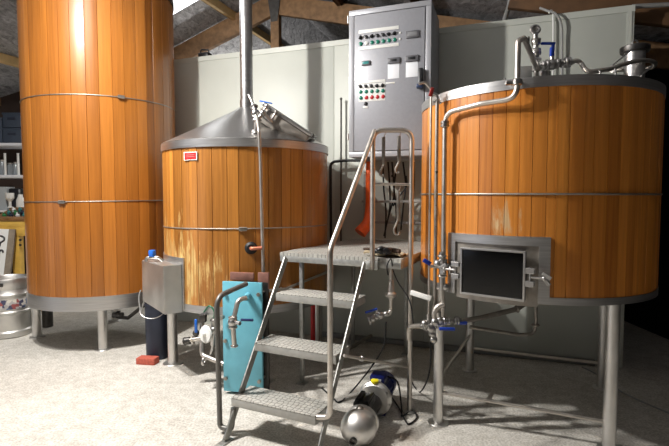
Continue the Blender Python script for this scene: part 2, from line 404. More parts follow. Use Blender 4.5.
# gable roof lined with foil, ridge running into the wall
RO = V((-.771, 6.338, 0)); RZ = 4.16; SL = .335
def roof(s, n, dz=0): return RO+U*s+N*n+Z*(RZ-(SL if s < 0 else .25)*abs(s)+dz)
def roofsheet(s0, s1, n0, n1, dz, th): return B().prism([roof(s0, n0, dz), roof(s1, n0, dz), roof(s1, n1, dz), roof(s0, n1, dz)], Z*th)
rf = B()
NW0, NW1 = -11.5, 5.0
SKY = [(-1.42, -.72, -3.2, -.62)]
s0, s1, n0, n1 = SKY[0]
for a in ((-8.2, s0, NW0, NW1), (s1, 0, NW0, NW1), (s0, s1, NW0, n0), (s0, s1, n1, NW1), (0, 9.2, NW0, NW1)):
    rf.prism([roof(a[0], a[2]), roof(a[1], a[2]), roof(a[1], a[3]), roof(a[0], a[3])], Z*.03)
struct('ceiling', rf, foil_mat())
sky = bpy.data.materials.new('daylight_sheet'); sky.use_nodes = True
pn = sky.node_tree.nodes['Principled BSDF']; pn.inputs['Base Color'].default_value = (.8, .82, .85, 1)
pn.inputs['Emission Color'].default_value = (.95, .98, 1, 1); pn.inputs['Emission Strength'].default_value = 4
struct('window_1', roofsheet(s0, s1, n0, n1, .005, .02), sky)
struct('hidden_glow_sheet', roofsheet(-2.8, -1.7, .5, 3.2, -.02, .015), sky)  # unseen glowing sheet, added to brighten the roof beyond the truss
# roof timbers
tr = thing('roof_truss', 'heavy rough sawn timber roof truss peaking above the panel wall', 'roof truss', RO+N*.0+Z*3.0)
def beam(b, p, q, w, h):
    p, q = V(p), V(q); d = (q-p).normalized(); y = N if abs(d.dot(N)) < .9 else U
    y = (y-d*d.dot(y)).normalized(); return b.box((p+q)/2, ((q-p).length, w, h), d, y, bev=.006)
part('sloping_chord', beam(B(), roof(-4.6, 0, -.17), roof(-.06, 0, -.17), .07, .26), TIMBER, tr)
part('sloping_chord', beam(B(), roof(.06, 0, -.19), roof(4.6, 0, -.19), .07, .24), TIMBER, tr)
part('king_post', B().box(roof(0, .0)-Z*.85, (.12, .09, 1.4), U, N, bev=.005), TIMBER, tr)
part('gusset_plate', B().prism([roof(-.10, -.05, -.02), roof(.10, -.05, -.02), roof(.06, -.05, -.30), roof(.045, -.05, -.40), roof(-.045, -.05, -.40), roof(-.06, -.05, -.30)], -N*.006), DARKSTEEL, tr)
part('ceiling_tie', beam(B(), RO+U*-4.2+Z*2.78, RO+U*4.2+Z*2.78, .07, .2), TIMBERD, tr)
k = 0
for s, n0_, n1_, lab, m in ((-.62, -4.5, 2.5, 'pale timber purlin running past the bright skylight', TIMBERL),
                            (-1.75, -6, 3.5, 'timber purlin above the tall wooden tank', TIMBER),
                            (-2.9, -6, 3.5, 'timber purlin under the roof at far left, third from the ridge', TIMBERL),
                            (-3.9, -6, 3.5, 'lowest timber purlin at the left above the shelves', TIMBER),
                            (.9, -5, 3.5, 'dark timber purlin above the control cabinet', TIMBERD),
                            (1.9, -5, 3.5, 'dark timber purlin under the roof above the valves on the mash tun lid', TIMBERD)):
    tag(part('roof_purlin', beam(B(), roof(s, n0_, -.055), roof(s, n1_, -.055), .05, .1), m), lab, 'roof beam', 'timber purlins under the roof')
tag(part('eave_beam', beam(B(), roof(2.9, -1.0, -.14), roof(4.4, -1.0, -.14), .07, .24), TIMBERD), 'brown timber beam just above the right end of the panel wall', 'roof beam')
tag(part('eave_beam', beam(B(), P(-14, 44, 7.2), P(40, 22, 6.9), .06, .13), TIMBERL), 'short pale rafter behind the top left of the tall tank', 'roof beam')

# ------------------------------------------------------------------ tanks
def staves(tank, z0, z1, n, seed, bow=0.0):
    cx, cy, R = tank; rnd = random.Random(seed)
    w = [rnd.uniform(.7, 1.35) for _ in range(n)]; t = sum(w); a = rnd.uniform(0, 1)
    b = B(); bm = b.bm; lay = bm.faces.layers.float.new('tone'); rings = [[], [], []]; tones = []
    for wi in w:
        da = wi/t*2*math.pi; tone = min(1, max(0, rnd.gauss(.5, .24))); jit = rnd.uniform(-.0012, .0012); tilt = rnd.uniform(-.0012, .0012)
        for f, r in ((.02, R+jit-tilt), (.2, R+jit), (.5, R+jit+.0008), (.8, R+jit), (.98, R+jit+tilt), (1.0, R-.006)):
            aa = a+da*f
            for q, zz in zip(rings, (z0, (z0+z1)/2, z1)):
                q.append(bm.verts.new((cx+r*math.cos(aa), cy+r*math.sin(aa), zz)))
            tones.append(tone)
        a += da
    m = len(tones)
    for lo, hi in ((0, 1), (1, 2)):
        for k in range(m):
            f = bm.faces.new((rings[lo][k], rings[lo][(k+1) % m], rings[hi][(k+1) % m], rings[hi][k])); f[lay] = tones[k if k % 6 != 5 else k]
    bm.faces.new(list(reversed(rings[0]))); bm.faces.new(rings[2])
    return b
def ringband(tank, z0, z1, r0, r1, n=72):                  # open steel band, r0 inner, r1 outer
    cx, cy, R = tank; b = B(); x, y = V((1, 0, 0)), V((0, 1, 0))
    rs = [b.ring(V((cx, cy, z)), x, y, R+r, n) for z, r in ((z0, r0), (z0, r1), (z1, r1), (z1, r0))]
    return b.skin(rs, closed=True)
def hoop(tank, z, r=.005, off=.003, sag=0, n=80, seed=1):
    cx, cy, R = tank; rnd = random.Random(seed); ph = rnd.uniform(0, 6)
    return B().tube([V((cx+(R+off)*math.cos(2*math.pi*k/n), cy+(R+off)*math.sin(2*math.pi*k/n), z+sag*math.sin(2*math.pi*k/n+ph))) for k in range(n)], r, 8, closed=True)
def lug(b, tank, px, py):                                   # hoop tightening lug
    p = Pc(px, py, tank, .008); d = V((p.x-tank[0], p.y-tank[1], 0)).normalized(); t = V((-d.y, d.x, 0))
    b.box(p, (.05, .022, .022), t, d, bev=.004); b.cyl(p-t*.045, p+t*.045, .004, n=8); return b
def leg(root, x, y, ztop, r, fr, m=STEEL):
    o = part('leg', B().cyl((x, y, .008), (x, y, ztop), r, n=24), m, root)
    part('foot_plate', B().lathe((x, y, 0), Z, [(fr, 0), (fr, .006), (fr*.96, .009), (r*1.05, .011)], 28), m, o)
    return o

# --- tall tank on the left
tk = thing('wooden_tank', 'tall varnished timber stave tank on steel legs at far left', 'tank', (TL[0], TL[1], 0))
part('staves', staves(TL, .50, 3.46, 44, 11), WOOD_L, tk, sharp=18)
part('bottom_band', ringband(TL, .414, .545, -.03, .006), BAND, tk)
part('rim_band', ringband(TL, 3.44, 3.50, -.02, .012), DARKSTEEL, tk)
part('lid', B().lathe((TL[0], TL[1], 3.44), Z, [(.68, 0), (.70, .06), (.5, .09), (.1, .12)], 48), CONE, tk)
part('base_dish', B().lathe((TL[0], TL[1], .30), Z, [(.06, 0), (.3, .06), (.68, .13), (.69, .15)], 48), BAND, tk)
for px, py, sd, lx in ((95, 95.2, 3, (121, 97)), (95, 201.5, 4, (62, 202))):
    z = Pc(px, py, TL).z; b = hoop(TL, z, .0045, .002, .008, seed=sd); lug(b, TL, *lx); part('hoop', b, DULL, tk)
for x, y in ((-2.205, 4.405), (-3.082, 4.80), (-2.575, 5.45), (-1.88, 5.05)):
    leg(tk, x, y, .42, .042, .075)
part('drain_pipe', B().pipe([P(119, 311, 4.75), P(118, 317, 4.72), P(128, 318, 4.65), P(143, 306, 4.55)], .018, .03), DARKSTEEL, tk)
b = B(); dv = P(118, 315, 4.70); b.sphere(dv, .035).cyl(dv-V((.05, 0, 0)), dv+V((.05, 0, 0)), .028); part('drain_valve', b, DARKSTEEL, tk)

q = Pz(44.5, 328, 0)+V((0, .06, 0))
tag(part('metal_post', B().lathe(q, Z, [(.055, .001), (.055, .40), (.05, .41)], 20), DARKSTEEL), 'dark metal post just behind the left leg of the tall tank', 'post')
# --- kettle in the middle
kt = thing('brew_kettle', 'squat timber clad kettle with steel dome lid and tall flue pipe', 'brew kettle', (TM[0], TM[1], 0))
part('staves', staves(TM, .605, 1.84, 46, 5), WOOD_M, kt, sharp=18)
part('rim_band', ringband(TM, 1.828, 1.888, -.02, .012), BAND, kt)
part('bottom_band', ringband(TM, .552, .612, -.05, .008), BAND, kt)
part('base_dish', B().lathe((TM[0], TM[1], .50), Z, [(.1, 0), (.5, .03), (.70, .06)], 48), BAND, kt)
AX = V((TM[0], TM[1], 0))
part('dome_lid', B().lathe(AX, Z, [(.718, 1.884), (.728, 1.893), (.713, 1.902), (.5, 2.01), (.3, 2.115), (.13, 2.205), (.075, 2.24)], 72), CONE, kt)
FLUE = steel_mat('flue_steel', (164, 164, 164), .34, (2, 2, 20), .02, .08)
part('flue_pipe', B().lathe(AX, Z, [(.056, 2.235), (.060, 2.236), (.060, 2.31), (.0555, 2.312), (.0555, 2.70), (.0575, 2.701), (.0575, 2.715), (.0555, 2.716), (.0555, 3.93)], 28), FLUE, kt)
b = hoop(TM, 1.20, .0045, .003, .012, seed=9); lug(b, TM, 243, 229); part('hoop', b, DULL, kt)
for k in range(4):
    a = math.radians(197+90*k+3); leg(kt, TM[0]+.665*math.cos(a), TM[1]+.665*math.sin(a), .56, .042, .085)
# manhole hatch lying tilted on the dome, right of the flue
h0, h1 = P(267, 116, 4.02), P(309, 143.5, 4.02)
hx = (h1-h0).normalized(); hy = V((-.1, .98, .16)); hy = (hy-hx*hx.dot(hy)).normalized(); hz = hx.cross(hy)
if hz.z < 0: hz = -hz
hc = (h0+h1)/2-hx*.035-hz*.035
part('hatch', B().box(hc+hz*.03+hx*.015, (.45, .44, .12), hx, hy, bev=.014), DULL, kt)
hl = part('hatch_lid', B().box(hc+hz*.105+hx*.02, (.47, .47, .034), hx, hy, bev=.016), CONE, kt)
part('hinge', B().cyl(hc+hz*.11+hx*.25-hy*.16, hc+hz*.11+hx*.25+hy*.16, .014), DARKSTEEL, hl)
for s in (-.17, -.08):
    q = hc-hy*.24+hx*s+hz*.075
    part('latch', B().cyl(q-hz*.06, q+hz*.035, .009).box(q-hz*.05, (.045, .03, .03), hx, hy, bev=.004).sphere(q+hz*.03, .016, u=10, v=6).cyl(q+hz*.025-hx*.025, q+hz*.03+hx*.025, .007), CHROME, hl)
# valve group at the foot of the flue
b = B()
v0, v1, v2, v3 = P(249, 95, 3.78), P(254, 107, 3.72), P(257, 120, 3.66), P(256, 133, 3.66)
b.cyl(v0, v1, .012).cyl(v1, v2, .020).cyl(v2, v3, .022).torus(v1, v2-v1, .024, .008, 16).torus(v2, v3-v2, .028, .009, 16).torus(v3, v3-v2, .026, .008, 16).sphere((v1+v2)/2, .034).sphere(v3-V((.008, 0, .0)), .032)
b.cyl(v2, P(263, 113, 3.66), .015).sphere(P(263, 113, 3.66), .026).cyl(P(263, 113, 3.66), P(272, 122, 3.72), .014)
vv = part('lid_valve', b, CHROME, kt)
part('valve_handle', B().box((P(260, 101, 3.70)+P(272, 103.5, 3.70))/2, (.10, .016, .010), P(272, 103.5, 3.70)-P(260, 101, 3.70), V((0, 1, .1)), bev=.003), BLUEL, vv, label='blue valve lever')
part('valve_handle', B().box((P(249, 95, 3.77)+P(252, 104, 3.75))/2, (.09, .014, .012), P(252, 104, 3.75)-P(249, 95, 3.77), V((1, 0, 0)), bev=.003), CHROME, vv)
# red plate
q = Pc(190.5, 156, TM, .006); d = V((q.x-TM[0], q.y-TM[1], 0)).normalized(); t = V((-d.y, d.x, 0))
rp = part('warning_plate', B().box(q, (.128, .004, .062), t, d, bev=.001), WHITE, kt)
part('plate_face', B().box(q+d*.003, (.112, .003, .048), t, d), REDPLATE, rp, label='red plate face')
b = B()
for dz in (.008, -.006): b.box(q+d*.0048+Z*dz, (.085, .001, .005), t, d)
part('plate_lines', b, mat('faded_pink', (222, 120, 116), .5), rp)
# copper stub through a rubber grommet
q = Pc(251, 248, TM, 0); d = V((q.x-TM[0], q.y-TM[1], 0)).normalized()
gg = part('grommet', B().lathe(q-d*.01, d, [(.046, 0), (.048, .012), (.030, .026), (.022, .026)], 24), BLACKR, kt)
part('copper_stub', B().pipe([q+d*.0, q+d*.05, Pc(262, 248, TM, .065)], .014, .02), COPPER, kt)
# steel box bolted to the side
fb = [Pz(163, 268, .97)]
e0 = P(141.5, 257, 3.93); e1 = P(163.5, 268.5, 3.58); e2 = P(182, 265, 3.66)
zt = (e0.z+e1.z+e2.z)/3
A0, A1, A2 = V((e0.x, e0.y, zt)), V((e1.x, e1.y, zt)), V((e2.x, e2.y, zt)); A3 = A0+(A2-A1)
hh0 = P(141.5, 301, e0.y).z; hh1 = P(163.5, 315, e1.y).z; hh2 = hh1
b = B(); bm = b.bm
tp = [bm.verts.new(p) for p in (A0, A1, A2, A3)]
bt = [bm.verts.new(V((p.x, p.y, z))) for p, z in ((A0, hh0), (A1, hh1), (A2, hh2), (A3, hh0))]
bm.faces.new(tp); bm.faces.new(bt[::-1])
for k in range(4): bm.faces.new((tp[k], bt[k], bt[(k+1) % 4], tp[(k+1) % 4]))
bmesh.ops.bevel(bm, geom=list(bm.edges), offset=.006, segments=2, affect='EDGES')
fbx = part('side_box', b, STEEL, kt)
a0 = math.atan2(Pc(168, 290, TM).y-TM[1], Pc(168, 290, TM).x-TM[0]); a1 = math.atan2(Pc(185, 290, TM).y-TM[1], Pc(185, 290, TM).x-TM[0])
zf0 = .56; zf1 = Pc(184, 258, TM).z
def arcsheet(tank, a0, a1, z0, z1, r0, r1, n=16):
    b = B(); bm = b.bm; cols = []
    for k in range(n+1):
        a = a0+(a1-a0)*k/n; cs, sn = math.cos(a), math.sin(a)
        cols.append([bm.verts.new((tank[0]+r*cs, tank[1]+r*sn, z)) for r, z in ((r0, z0), (r1, z0), (r1, z1), (r0, z1))])
    return b.skin(cols)
part('box_flange', arcsheet(TM, a0-.5, a1, zf0, zf1, TM[2]-.002, TM[2]+.010), BAND, kt)
q = (A0*.45+A3*.2+A1*.35); q.z = zt
bv = part('box_valve', B().pipe([q-V((.05, 0, 0))+Z*.0, q-V((.05, 0, 0))+Z*.03, q+Z*.035, q+V((.05, .0, 0))+Z*.035, q+V((.08, .02, 0))], .013, .02), CHROME, kt)
part('valve_handle', B().box(q+Z*.068, (.045, .045, .055), V((1, -.3, 0)), bev=.008).cyl(q+Z*.03, q+Z*.045, .01), BLUEL, bv, label='blue valve knob')
part('drip_hose', B().tube(spline([P(141, 290, 4.0), P(139, 298, 3.99), P(141, 312, 3.97), P(143, 305, 3.95), P(146, 297, 3.93)]), .007), CABLEG, kt)

# drain piping below the kettle
dr = thing('drain_valve_manifold', 'steel drain pipes with white handwheel and blue lever below the kettle', 'pipework', P(206, 356, 3.55))
b = B()
b.pipe([P(202, 312, 3.62)+Z*.03, P(202, 355, 3.50), P(224, 364, 3.42)], .018, .045)
b.cyl(P(186, 341, 3.55), P(213, 336, 3.52), .017).torus(P(193, 340, 3.55), P(213, 336, 3.52)-P(186, 341, 3.55), .022, .008, 16)
part('pipe', b, PIPE, dr)
part('pipe_end', B().cyl(P(184.5, 341.5, 3.55), P(190, 340.4, 3.55), .029).torus(P(185, 341.4, 3.55), P(213, 336, 3.52)-P(186, 341, 3.55), .026, .007, 16), DARKSTEEL, dr)
part('union', B().torus(P(204, 361, 3.47), P(224, 364, 3.42)-P(202, 360, 3.47), .024, .011, 18), CHROME, dr)
part('union', B().torus(P(219.5, 363.4, 3.43), P(224, 364, 3.42)-P(202, 360, 3.47), .022, .009, 18), CHROME, dr)
vb = part('drain_valve', B().sphere(P(196, 333, 3.55), .026).cyl(P(196, 339, 3.55), P(196, 320, 3.55), .012).box(P(203, 318, 3.55), (.05, .05, .06), bev=.006), DARKSTEEL, dr)
part('valve_handle', B().box(P(196, 326, 3.53), (.02, .014, .105), V((1, .1, 0)), bev=.004), BLUEL, vb, label='blue lever handle')
hw = P(207, 334, 3.46); hd = V((-.55, -.8, .1)).normalized()
part('handwheel', B().lathe(hw, hd, [(.012, -.05), (.014, 0), (.06, .004), (.066, .012), (.060, .022), (.018, .026), (.016, .05)], 24), WHITE, dr, label='white handwheel')
b = B().cyl(P(214.5, 318, 3.5), P(213, 345, 3.5), .022).sphere(P(214, 330, 3.5), .033).torus(P(214.5, 320, 3.5), Z, .026, .009, 16).cyl(P(213, 345, 3.5), P(211, 355, 3.5), .013)
part('riser', b, CHROME, dr)
part('gauge_line', B().tube(spline([P(204, 312, 3.55), P(209, 306, 3.5), P(214, 311, 3.48), P(214, 319, 3.5)]), .006), mat('green_tube', (40, 110, 80), .5), dr)

# steel riser in front of the kettle
rs = Pc(259, 140, TM, .05)
tag(part('steel_riser_pipe', B().pipe([P(257, 117, 3.64), P(259, 131, 3.50), Pc(260.5, 160, TM, .05), Pc(264.5, 325, TM, .05)], .0135, .03, 14), PIPE), 'thin vertical steel pipe running down the front of the kettle from its lid valve', 'pipe')

# --- bucket on a brick under the steel box
q = Pz(154, 359, 0); 
tag(part('brick', B().box((-1.63, 4.03, .028), (.17, .09, .055), V((1, -.15, 0)), bev=.004), BRICK), 'red brick on the floor in front of the dark bucket', 'brick')
bk = thing('bucket', 'tall dark navy plastic bucket on the floor behind a red brick', 'bucket', (-1.60, 4.20, .002))
bc = V((-1.60, 4.20, .002))
part('body', B().lathe(bc, Z, [(.098, 0), (.103, .004), (.108, .48), (.114, .482), (.114, .50), (.105, .50), (.098, .02)], 32), NAVY, bk)
b = B(); pts = []
for k in range(13):
    a = math.pi*k/12; pts.append(bc+V((-.112*math.cos(a), -.118-.04*math.sin(a), .465-.075*math.sin(a))))
part('wire_handle', b.tube(pts, .0035, 6), CHROME, bk)

# --- right hand mash tun
mt = thing('mash_tun', 'wide timber stave mash tun with steel manway door on tall steel legs', 'mash tun', (TR[0], TR[1], 0))
part('staves', staves(TR, .90, 2.05, 74, 21), WOOD_R, mt, sharp=18)
part('rim_band', ringband(TR, 2.036, 2.092, -.03, .006), BAND, mt)
part('bottom_band', ringband(TR, .866, .906, -.04, .006), BAND, mt)
part('lid', B().lathe((TR[0], TR[1], 2.03), Z, [(.71, 0), (.715, .04), (.6, .05), (.05, .055)], 56), CONE, mt)
part('base_dish', B().lathe((TR[0], TR[1], .84), Z, [(.04, 0), (.4, .012), (.70, .03), (.71, .04)], 56), BAND, mt)
part('hoop', hoop(TR, 1.468, .0055, .004, .003, seed=2), DULL, mt)
LG = [(.665, 2.945), (1.58, 2.632), (1.13, 3.86), (2.03, 3.50)]
for (x, y), r in zip(LG, (.031, .036, .034, .034)): leg(mt, x, y, .87, r, .062 if r > .032 else .066)
def L(i, z): return V((LG[i][0], LG[i][1], z))
part('brace_bar', B().cyl(L(0, .205), L(1, .158), .0115), PIPE, mt)
part('brace_bar', B().cyl(L(0, .28), L(2, .30), .0115), PIPE, mt)
part('brace_bar', B().cyl(L(2, .19), L(3, .19), .0115), PIPE, mt)
# manway
qa, qb = Pc(450.5, 262, TR), Pc(549.5, 268, TR)
a0 = math.atan2(qa.y-TR[1], qa.x-TR[0]); a1 = math.atan2(qb.y-TR[1], qb.x-TR[0])
z1 = Pc(500, 235.5, TR).z; z0 = Pc(500, 299, TR).z-.005
R_ = TR[2]; da = .055/R_; dz = .05
b = arcsheet(TR, a0, a1, z1-dz, z1, R_-.01, R_+.022, 24); mw = b
for aa, bb in ((a0, a0+da), (a1-da, a1)):
    t = arcsheet(TR, aa, bb, z0, z1-dz, R_-.01, R_+.022, 4); me = bpy.data.meshes.new('t'); t.bm.to_mesh(me); t.bm.free(); mw.bm.from_mesh(me); bpy.data.meshes.remove(me)
mf = part('manway_frame', mw, BAND, mt)
part('recess_plate', arcsheet(TR, a0+da, a1-da, z0-.02, z1-dz, R_-.01, R_+.008, 20), DULL, mf)
am = math.atan2(Pc(494, 273, TR).y-TR[1], Pc(494, 273, TR).x-TR[0]); dn = V((math.cos(am), math.sin(am), 0)); tn = V((-dn.y, dn.x, 0))
mc = V((TR[0], TR[1], 0))+dn*(R_+.038); mc.z = Pc(494, 273.5, TR, .04).z
dw = .352; dh = .262
md = part('manway_door', B().box(mc-dn*.012, (dw, .022, dh), tn, dn, bev=.002), DARKSTEEL, mt)
part('door_glass', B().box(mc+dn*.001, (dw-.018, .006, dh-.018), tn, dn), MANWAY, md, label='black glossy door pane')
b = B()
for s, w, h, ox, oz in ((0, dw, .006, 0, dh/2), (0, dw, .008, 0, -dh/2), (0, .006, dh, dw/2, 0), (0, .006, dh, -dw/2, 0)):
    b.box(mc+dn*.004+tn*ox+Z*oz, (w, .018, h), tn, dn, bev=.002)
part('door_edge', b, CHROME, md)
b = B()
for k, s in ((0, -1), (1, 1)):
    b = B(); q = mc+tn*s*(dw/2+.032)+dn*.01
    b.box(q+Z*.035, (.035, .03, .022), tn, dn, bev=.004).box(q-Z*.035, (.035, .03, .022), tn, dn, bev=.004).cyl(q-Z*.055, q+Z*.055, .008)
    b.cyl(q, q+tn*s*.075, .007)
    w = q+tn*s*.07
    b.sphere(w, .013, u=10, v=6).box(w+Z*.014+tn*s*.012, (.012, .01, .042), (tn*s*.6+Z), dn, bev=.003).box(w-Z*.014+tn*s*.012, (.042, .01, .012), (tn*s*.8-Z), dn, bev=.003)
    part('wing_clamp', b, CHROME, md)
# vent pot and fittings on the lid
vc = P(634, 76, 3.16); vt = P(634, 47, 3.16)
vp = part('vent_pot', B().lathe((vc.x, vc.y, 2.075), Z, [(.062, 0), (.062, vt.z-2.075-.03), (.058, vt.z-2.075-.03)], 28), BAND, mt)
part('pot_lid', B().lathe((vc.x, vc.y, vt.z-.035), Z, [(.085, 0), (.088, .012), (.088, .034), (.07, .042)], 28), DARKSTEEL, vp)
part('pot_wing_nut', B().torus(V((vc.x, vc.y, vt.z+.025)), V((0, 1, 0)), .018, .005, 16).cyl((vc.x, vc.y, vt.z), (vc.x, vc.y, vt.z+.02), .006).cyl((vc.x-.05, vc.y, vt.z+.012), (vc.x+.03, vc.y, vt.z+.012), .005), CHROME, vp)
pb = Pc(519, 80, TR, -.10); pt_ = V((pb.x, pb.y, 0))
part('rim_plate', B().box((P(523, 76, 2.86)), (.10, .012, .115), V((1, -.15, 0)), bev=.004), GREY, mt)
part('rim_hook', B().pipe([P(504.5, 78, 2.70), P(505, 82, 2.70), P(508, 82.5, 2.70), P(512, 81, 2.72)], .005, .015), CHROME, mt)
part('lid_stay', B().cyl(P(612, 66, 3.0), P(630, 51, 3.10), .005), CHROME, mt)
part('pipe_rest', B().cyl(P(600, 77, 2.74), P(600, 71, 2.74), .006), CHROME, mt)
part('pipe_rest', B().cyl(P(616, 77, 2.74), P(615, 69, 2.76), .006), CHROME, mt)

# --- copper line: the big process pipe from the lid valves round and down the tun
pp = thing('process_pipe', 'bent steel pipe across the front of the mash tun with valves on its lid', 'pipework', Pc(444, 300, TR, .06))
a = Pc(444, 200, TR, .055); zlo = P(441, 318, a.y).z
top = Pc(445, 113, TR, .055); top.x, top.y = a.x, a.y
c1 = Pc(480, 104, TR, .055); c2 = Pc(517, 98.5, TR, .055); 
u1 = Pc(520.5, 42, TR, .055); u1.x, u1.y = c2.x, c2.y
w1 = P(537.5, 69, 2.85)
pts = [V((a.x, a.y, zlo)), V((a.x, a.y, top.z)), c1, c2, V((c2.x, c2.y, P(520.5, 41, c2.y).z)), P(524, 38, c2.y+.03), w1]
fp = fillet(pts, {1: .075, 2: .12, 3: .07, 4: .02, 5: .02}, 8)
part('pipe', B().tube(fp, .0148, 14), PIPE, pp)
for px, py in ((444, 124), (443, 262)):
    q = V((a.x, a.y, P(px, py, a.y).z)); part('union', B().lathe(q-Z*.02, Z, [(.02, 0), (.026, .004), (.026, .016), (.021, .02), (.026, .024), (.026, .036), (.02, .04)], 18), CHROME, pp)
q = V((c2.x, c2.y, P(519, 82, c2.y).z)); part('pipe_clamp', B().lathe(q-Z*.018, Z, [(.018, 0), (.025, .004), (.025, .03), (.018, .036)], 18).box(q+V((-.01, .02, 0)), (.09, .03, .022), bev=.004), CHROME, pp)
# upright valve stack
Yv = 2.88
b = B().cyl(P(536.5, 84, Yv), P(535.5, 30, Yv), .014)
for py, r in ((78, .026), (70, .022), (60, .030), (55, .020), (50, .026), (43, .022), (40, .026)): b.torus(P(536, py, Yv), Z, r*.8, .009, 16)
b.sphere(P(536, 53, Yv), .030).sphere(P(536, 42, Yv), .027).cyl(P(545, 84, Yv+.03), P(545, 70, Yv+.03), .022).sphere(P(545, 74, Yv+.03), .034)
b.torus(P(535.3, 29.5, Yv-.03), V((-.15, -1, .2)), .022, .010, 20).cyl(P(535.3, 30, Yv-.02), P(535.3, 30, Yv+.04), .020)
vs = part('valve_stack', b, CHROME, pp)
part('valve_handle', B().box((P(542, 43.5, Yv-.01)+P(554, 43.5, Yv-.01))/2, (.085, .02, .014), V((1, 0, 0)), bev=.004).box(P(553, 47, Yv-.01), (.016, .02, .05), V((1, 0, 0)), bev=.004), BLUE, vs, label='blue lever handle')
part('valve_handle', B().box(P(528.5, 45, Yv+.02), (.012, .012, .10), V((1, 0, 0)), bev=.003), BLACKP, vs)
# horizontal run with valve, union and swan neck
Yh = 2.83
b = B().cyl(P(534, 66.5, Yh+.02), P(573, 62, Yh), .015)
for px, py, r in ((543, 65.5, .024), (547, 65, .030), (557, 63.8, .030), (561, 63.3, .022), (566, 62.5, .030), (569, 62.2, .030)): b.torus(P(px, py, Yh), V((1, -.03, .08)), r*.75, .010, 18)
b.sphere(P(552, 64.5, Yh), .032).cyl(P(552, 64, Yh), P(552, 55, Yh), .011)
vs2 = part('horizontal_valve', b, CHROME, pp)
part('valve_handle', B().box(P(552, 52, Yh), (.022, .022, .055), bev=.004), BLUE, vs2, label='blue lever handle')
sw = spline([P(571, 62, Yh), P(577, 61, Yh), P(581, 63.5, Yh), P(585, 69, Yh-.02), P(590, 71.5, Yh-.03), P(600, 70.5, Yh-.02), P(612, 68.5, Yh+.02), P(622, 64.8, Yh+.08), P(636, 61.3, Yh+.16), P(648, 60.6, Yh+.26), P(655, 63, Yh+.40), P(652, 67.5, Yh+.52), P(640, 69, Yh+.52), P(626, 69.5, Yh+.42), P(612, 70.5, Yh+.30)], 6)
part('swan_neck', B().tube(sw, .0135, 12), PIPE, pp)
part('pipe_stay', B().cyl(P(652, 66, 3.1), P(641, 76, 2.98), .006), CHROME, pp)

# --- sight gauge and thin pipes left of the process pipe
lg = thing('sight_gauge', 'dark graduated sight tube with red tap beside the mash tun pipe', 'level gauge', Pc(436, 300, TR, .06))
a2 = Pc(436, 200, TR, .05); zt_, zb_ = P(434, 100, a2.y).z, P(438, 318, a2.y).z
part('tube', B().cyl((a2.x, a2.y, zb_), (a2.x, a2.y, zt_), .0115, n=12), DULL, lg)
b = B()
for k in range(14):
    z = zt_-.12-(zt_-zb_-.5)*k/13; b.box((a2.x-.001, a2.y-.012, z), (.007, .004, .003))
b.sphere((a2.x, a2.y-.012, P(437, 172, a2.y).z), .009, u=8, v=6)
part('graduations', b, BLACKP, lg)
b = B().pipe([(a2.x, a2.y, zt_-.01), (a2.x, a2.y, zt_+.03), P(431, 93, a2.y)], .012, .02).torus((a2.x, a2.y, zt_), Z, .014, .006, 14).cyl(P(433, 102, a2.y), P(441, 103, a2.y), .008)
part('top_fitting', b, CHROME, lg)
part('tap_handle', B().box(P(431.5, 92, a2.y-.02), (.022, .016, .055), V((1, 0, -.3)), V((0, 1, 0)), bev=.004), mat('dull_red', (150, 44, 38), .4), lg, label='red tap handle')
a3 = Pc(430, 200, TR, .045)
tag(part('thin_steel_pipe', B().pipe([P(419, 84, a3.y), P(425, 82, a3.y), V((a3.x, a3.y, P(429, 90, a3.y).z)), V((a3.x, a3.y, P(431, 322, a3.y).z))], .008, .03), PIPE), 'thinnest steel pipe at the left edge of the mash tun', 'pipe')

# --- valve manifold low at the left of the mash tun
ml = thing('valve_manifold', 'cluster of steel valves with blue levers at the left leg of the mash tun', 'pipework', Pz(432, 424, 0))
Ym = 2.84
b = B()
b.pipe([P(409, 340, 3.02), P(409, 327, 3.02), P(418, 326, 2.95), P(428, 327, Ym)], .017, .06)
b.pipe([P(441, 262, Ym), P(442, 300, Ym)], .013, .02)
b.pipe([P(434, 322, Ym), P(434, 313, Ym), P(437, 307, Ym), P(444, 304, Ym)], .017, .05)
part('pipe', b, PIPE, ml)
b = B()
for px, py, r in ((425, 324, .028), (430, 328, .032), (435, 322, .030), (440, 320, .026), (432, 334, .022)): b.sphere(P(px, py, Ym), r, u=12, v=8)
b.cyl(P(420, 327, Ym), P(447, 323, Ym), .014).cyl(P(434, 328, Ym), P(433.5, 341, Ym), .014).sphere(P(433.5, 339.5, Ym), .024, u=12, v=8).cyl(P(428, 314, Ym), P(429, 330, Ym), .010)
for px, py in ((424, 326), (428, 326), (437, 324), (444, 321)): b.torus(P(px, py, Ym), V((1, 0, .1)), .022, .008, 14)
b.cyl(P(438, 312, Ym), P(439, 322, Ym), .016)
va = part('valve_cluster', b, CHROME, ml)
part('valve_handle', B().box(P(447, 329, Ym-.04), (.095, .018, .018), V((1, 0, -.03)), bev=.004), BLUE, va, label='blue lever handle')
b = B().cyl(P(444, 321, Ym), P(462, 320, Ym+.03), .012)
for px in (446, 449, 455, 458): b.torus(P(px, 321, Ym+.01), V((1, 0, 0)), .018, .008, 14)
b.sphere(P(457, 320, Ym+.02), .024, u=12, v=8).sphere(P(447, 321, Ym+.01), .022, u=12, v=8)
vb2 = part('side_valve', b, CHROME, ml)
part('valve_handle', B().box(P(462, 323, Ym), (.06, .018, .02), V((1, 0, 0)), bev=.004), BLUE, vb2, label='blue lever handle')
b = B()
for px, py, r in ((438, 264, .028), (442, 265, .032), (446, 267, .024), (443, 273, .022)): b.sphere(P(px, py, Ym), r, u=12, v=8)
b.cyl(P(430, 266, Ym), P(458, 269, Ym+.0), .010).cyl(P(442, 252, Ym), P(442, 290, Ym), .018)
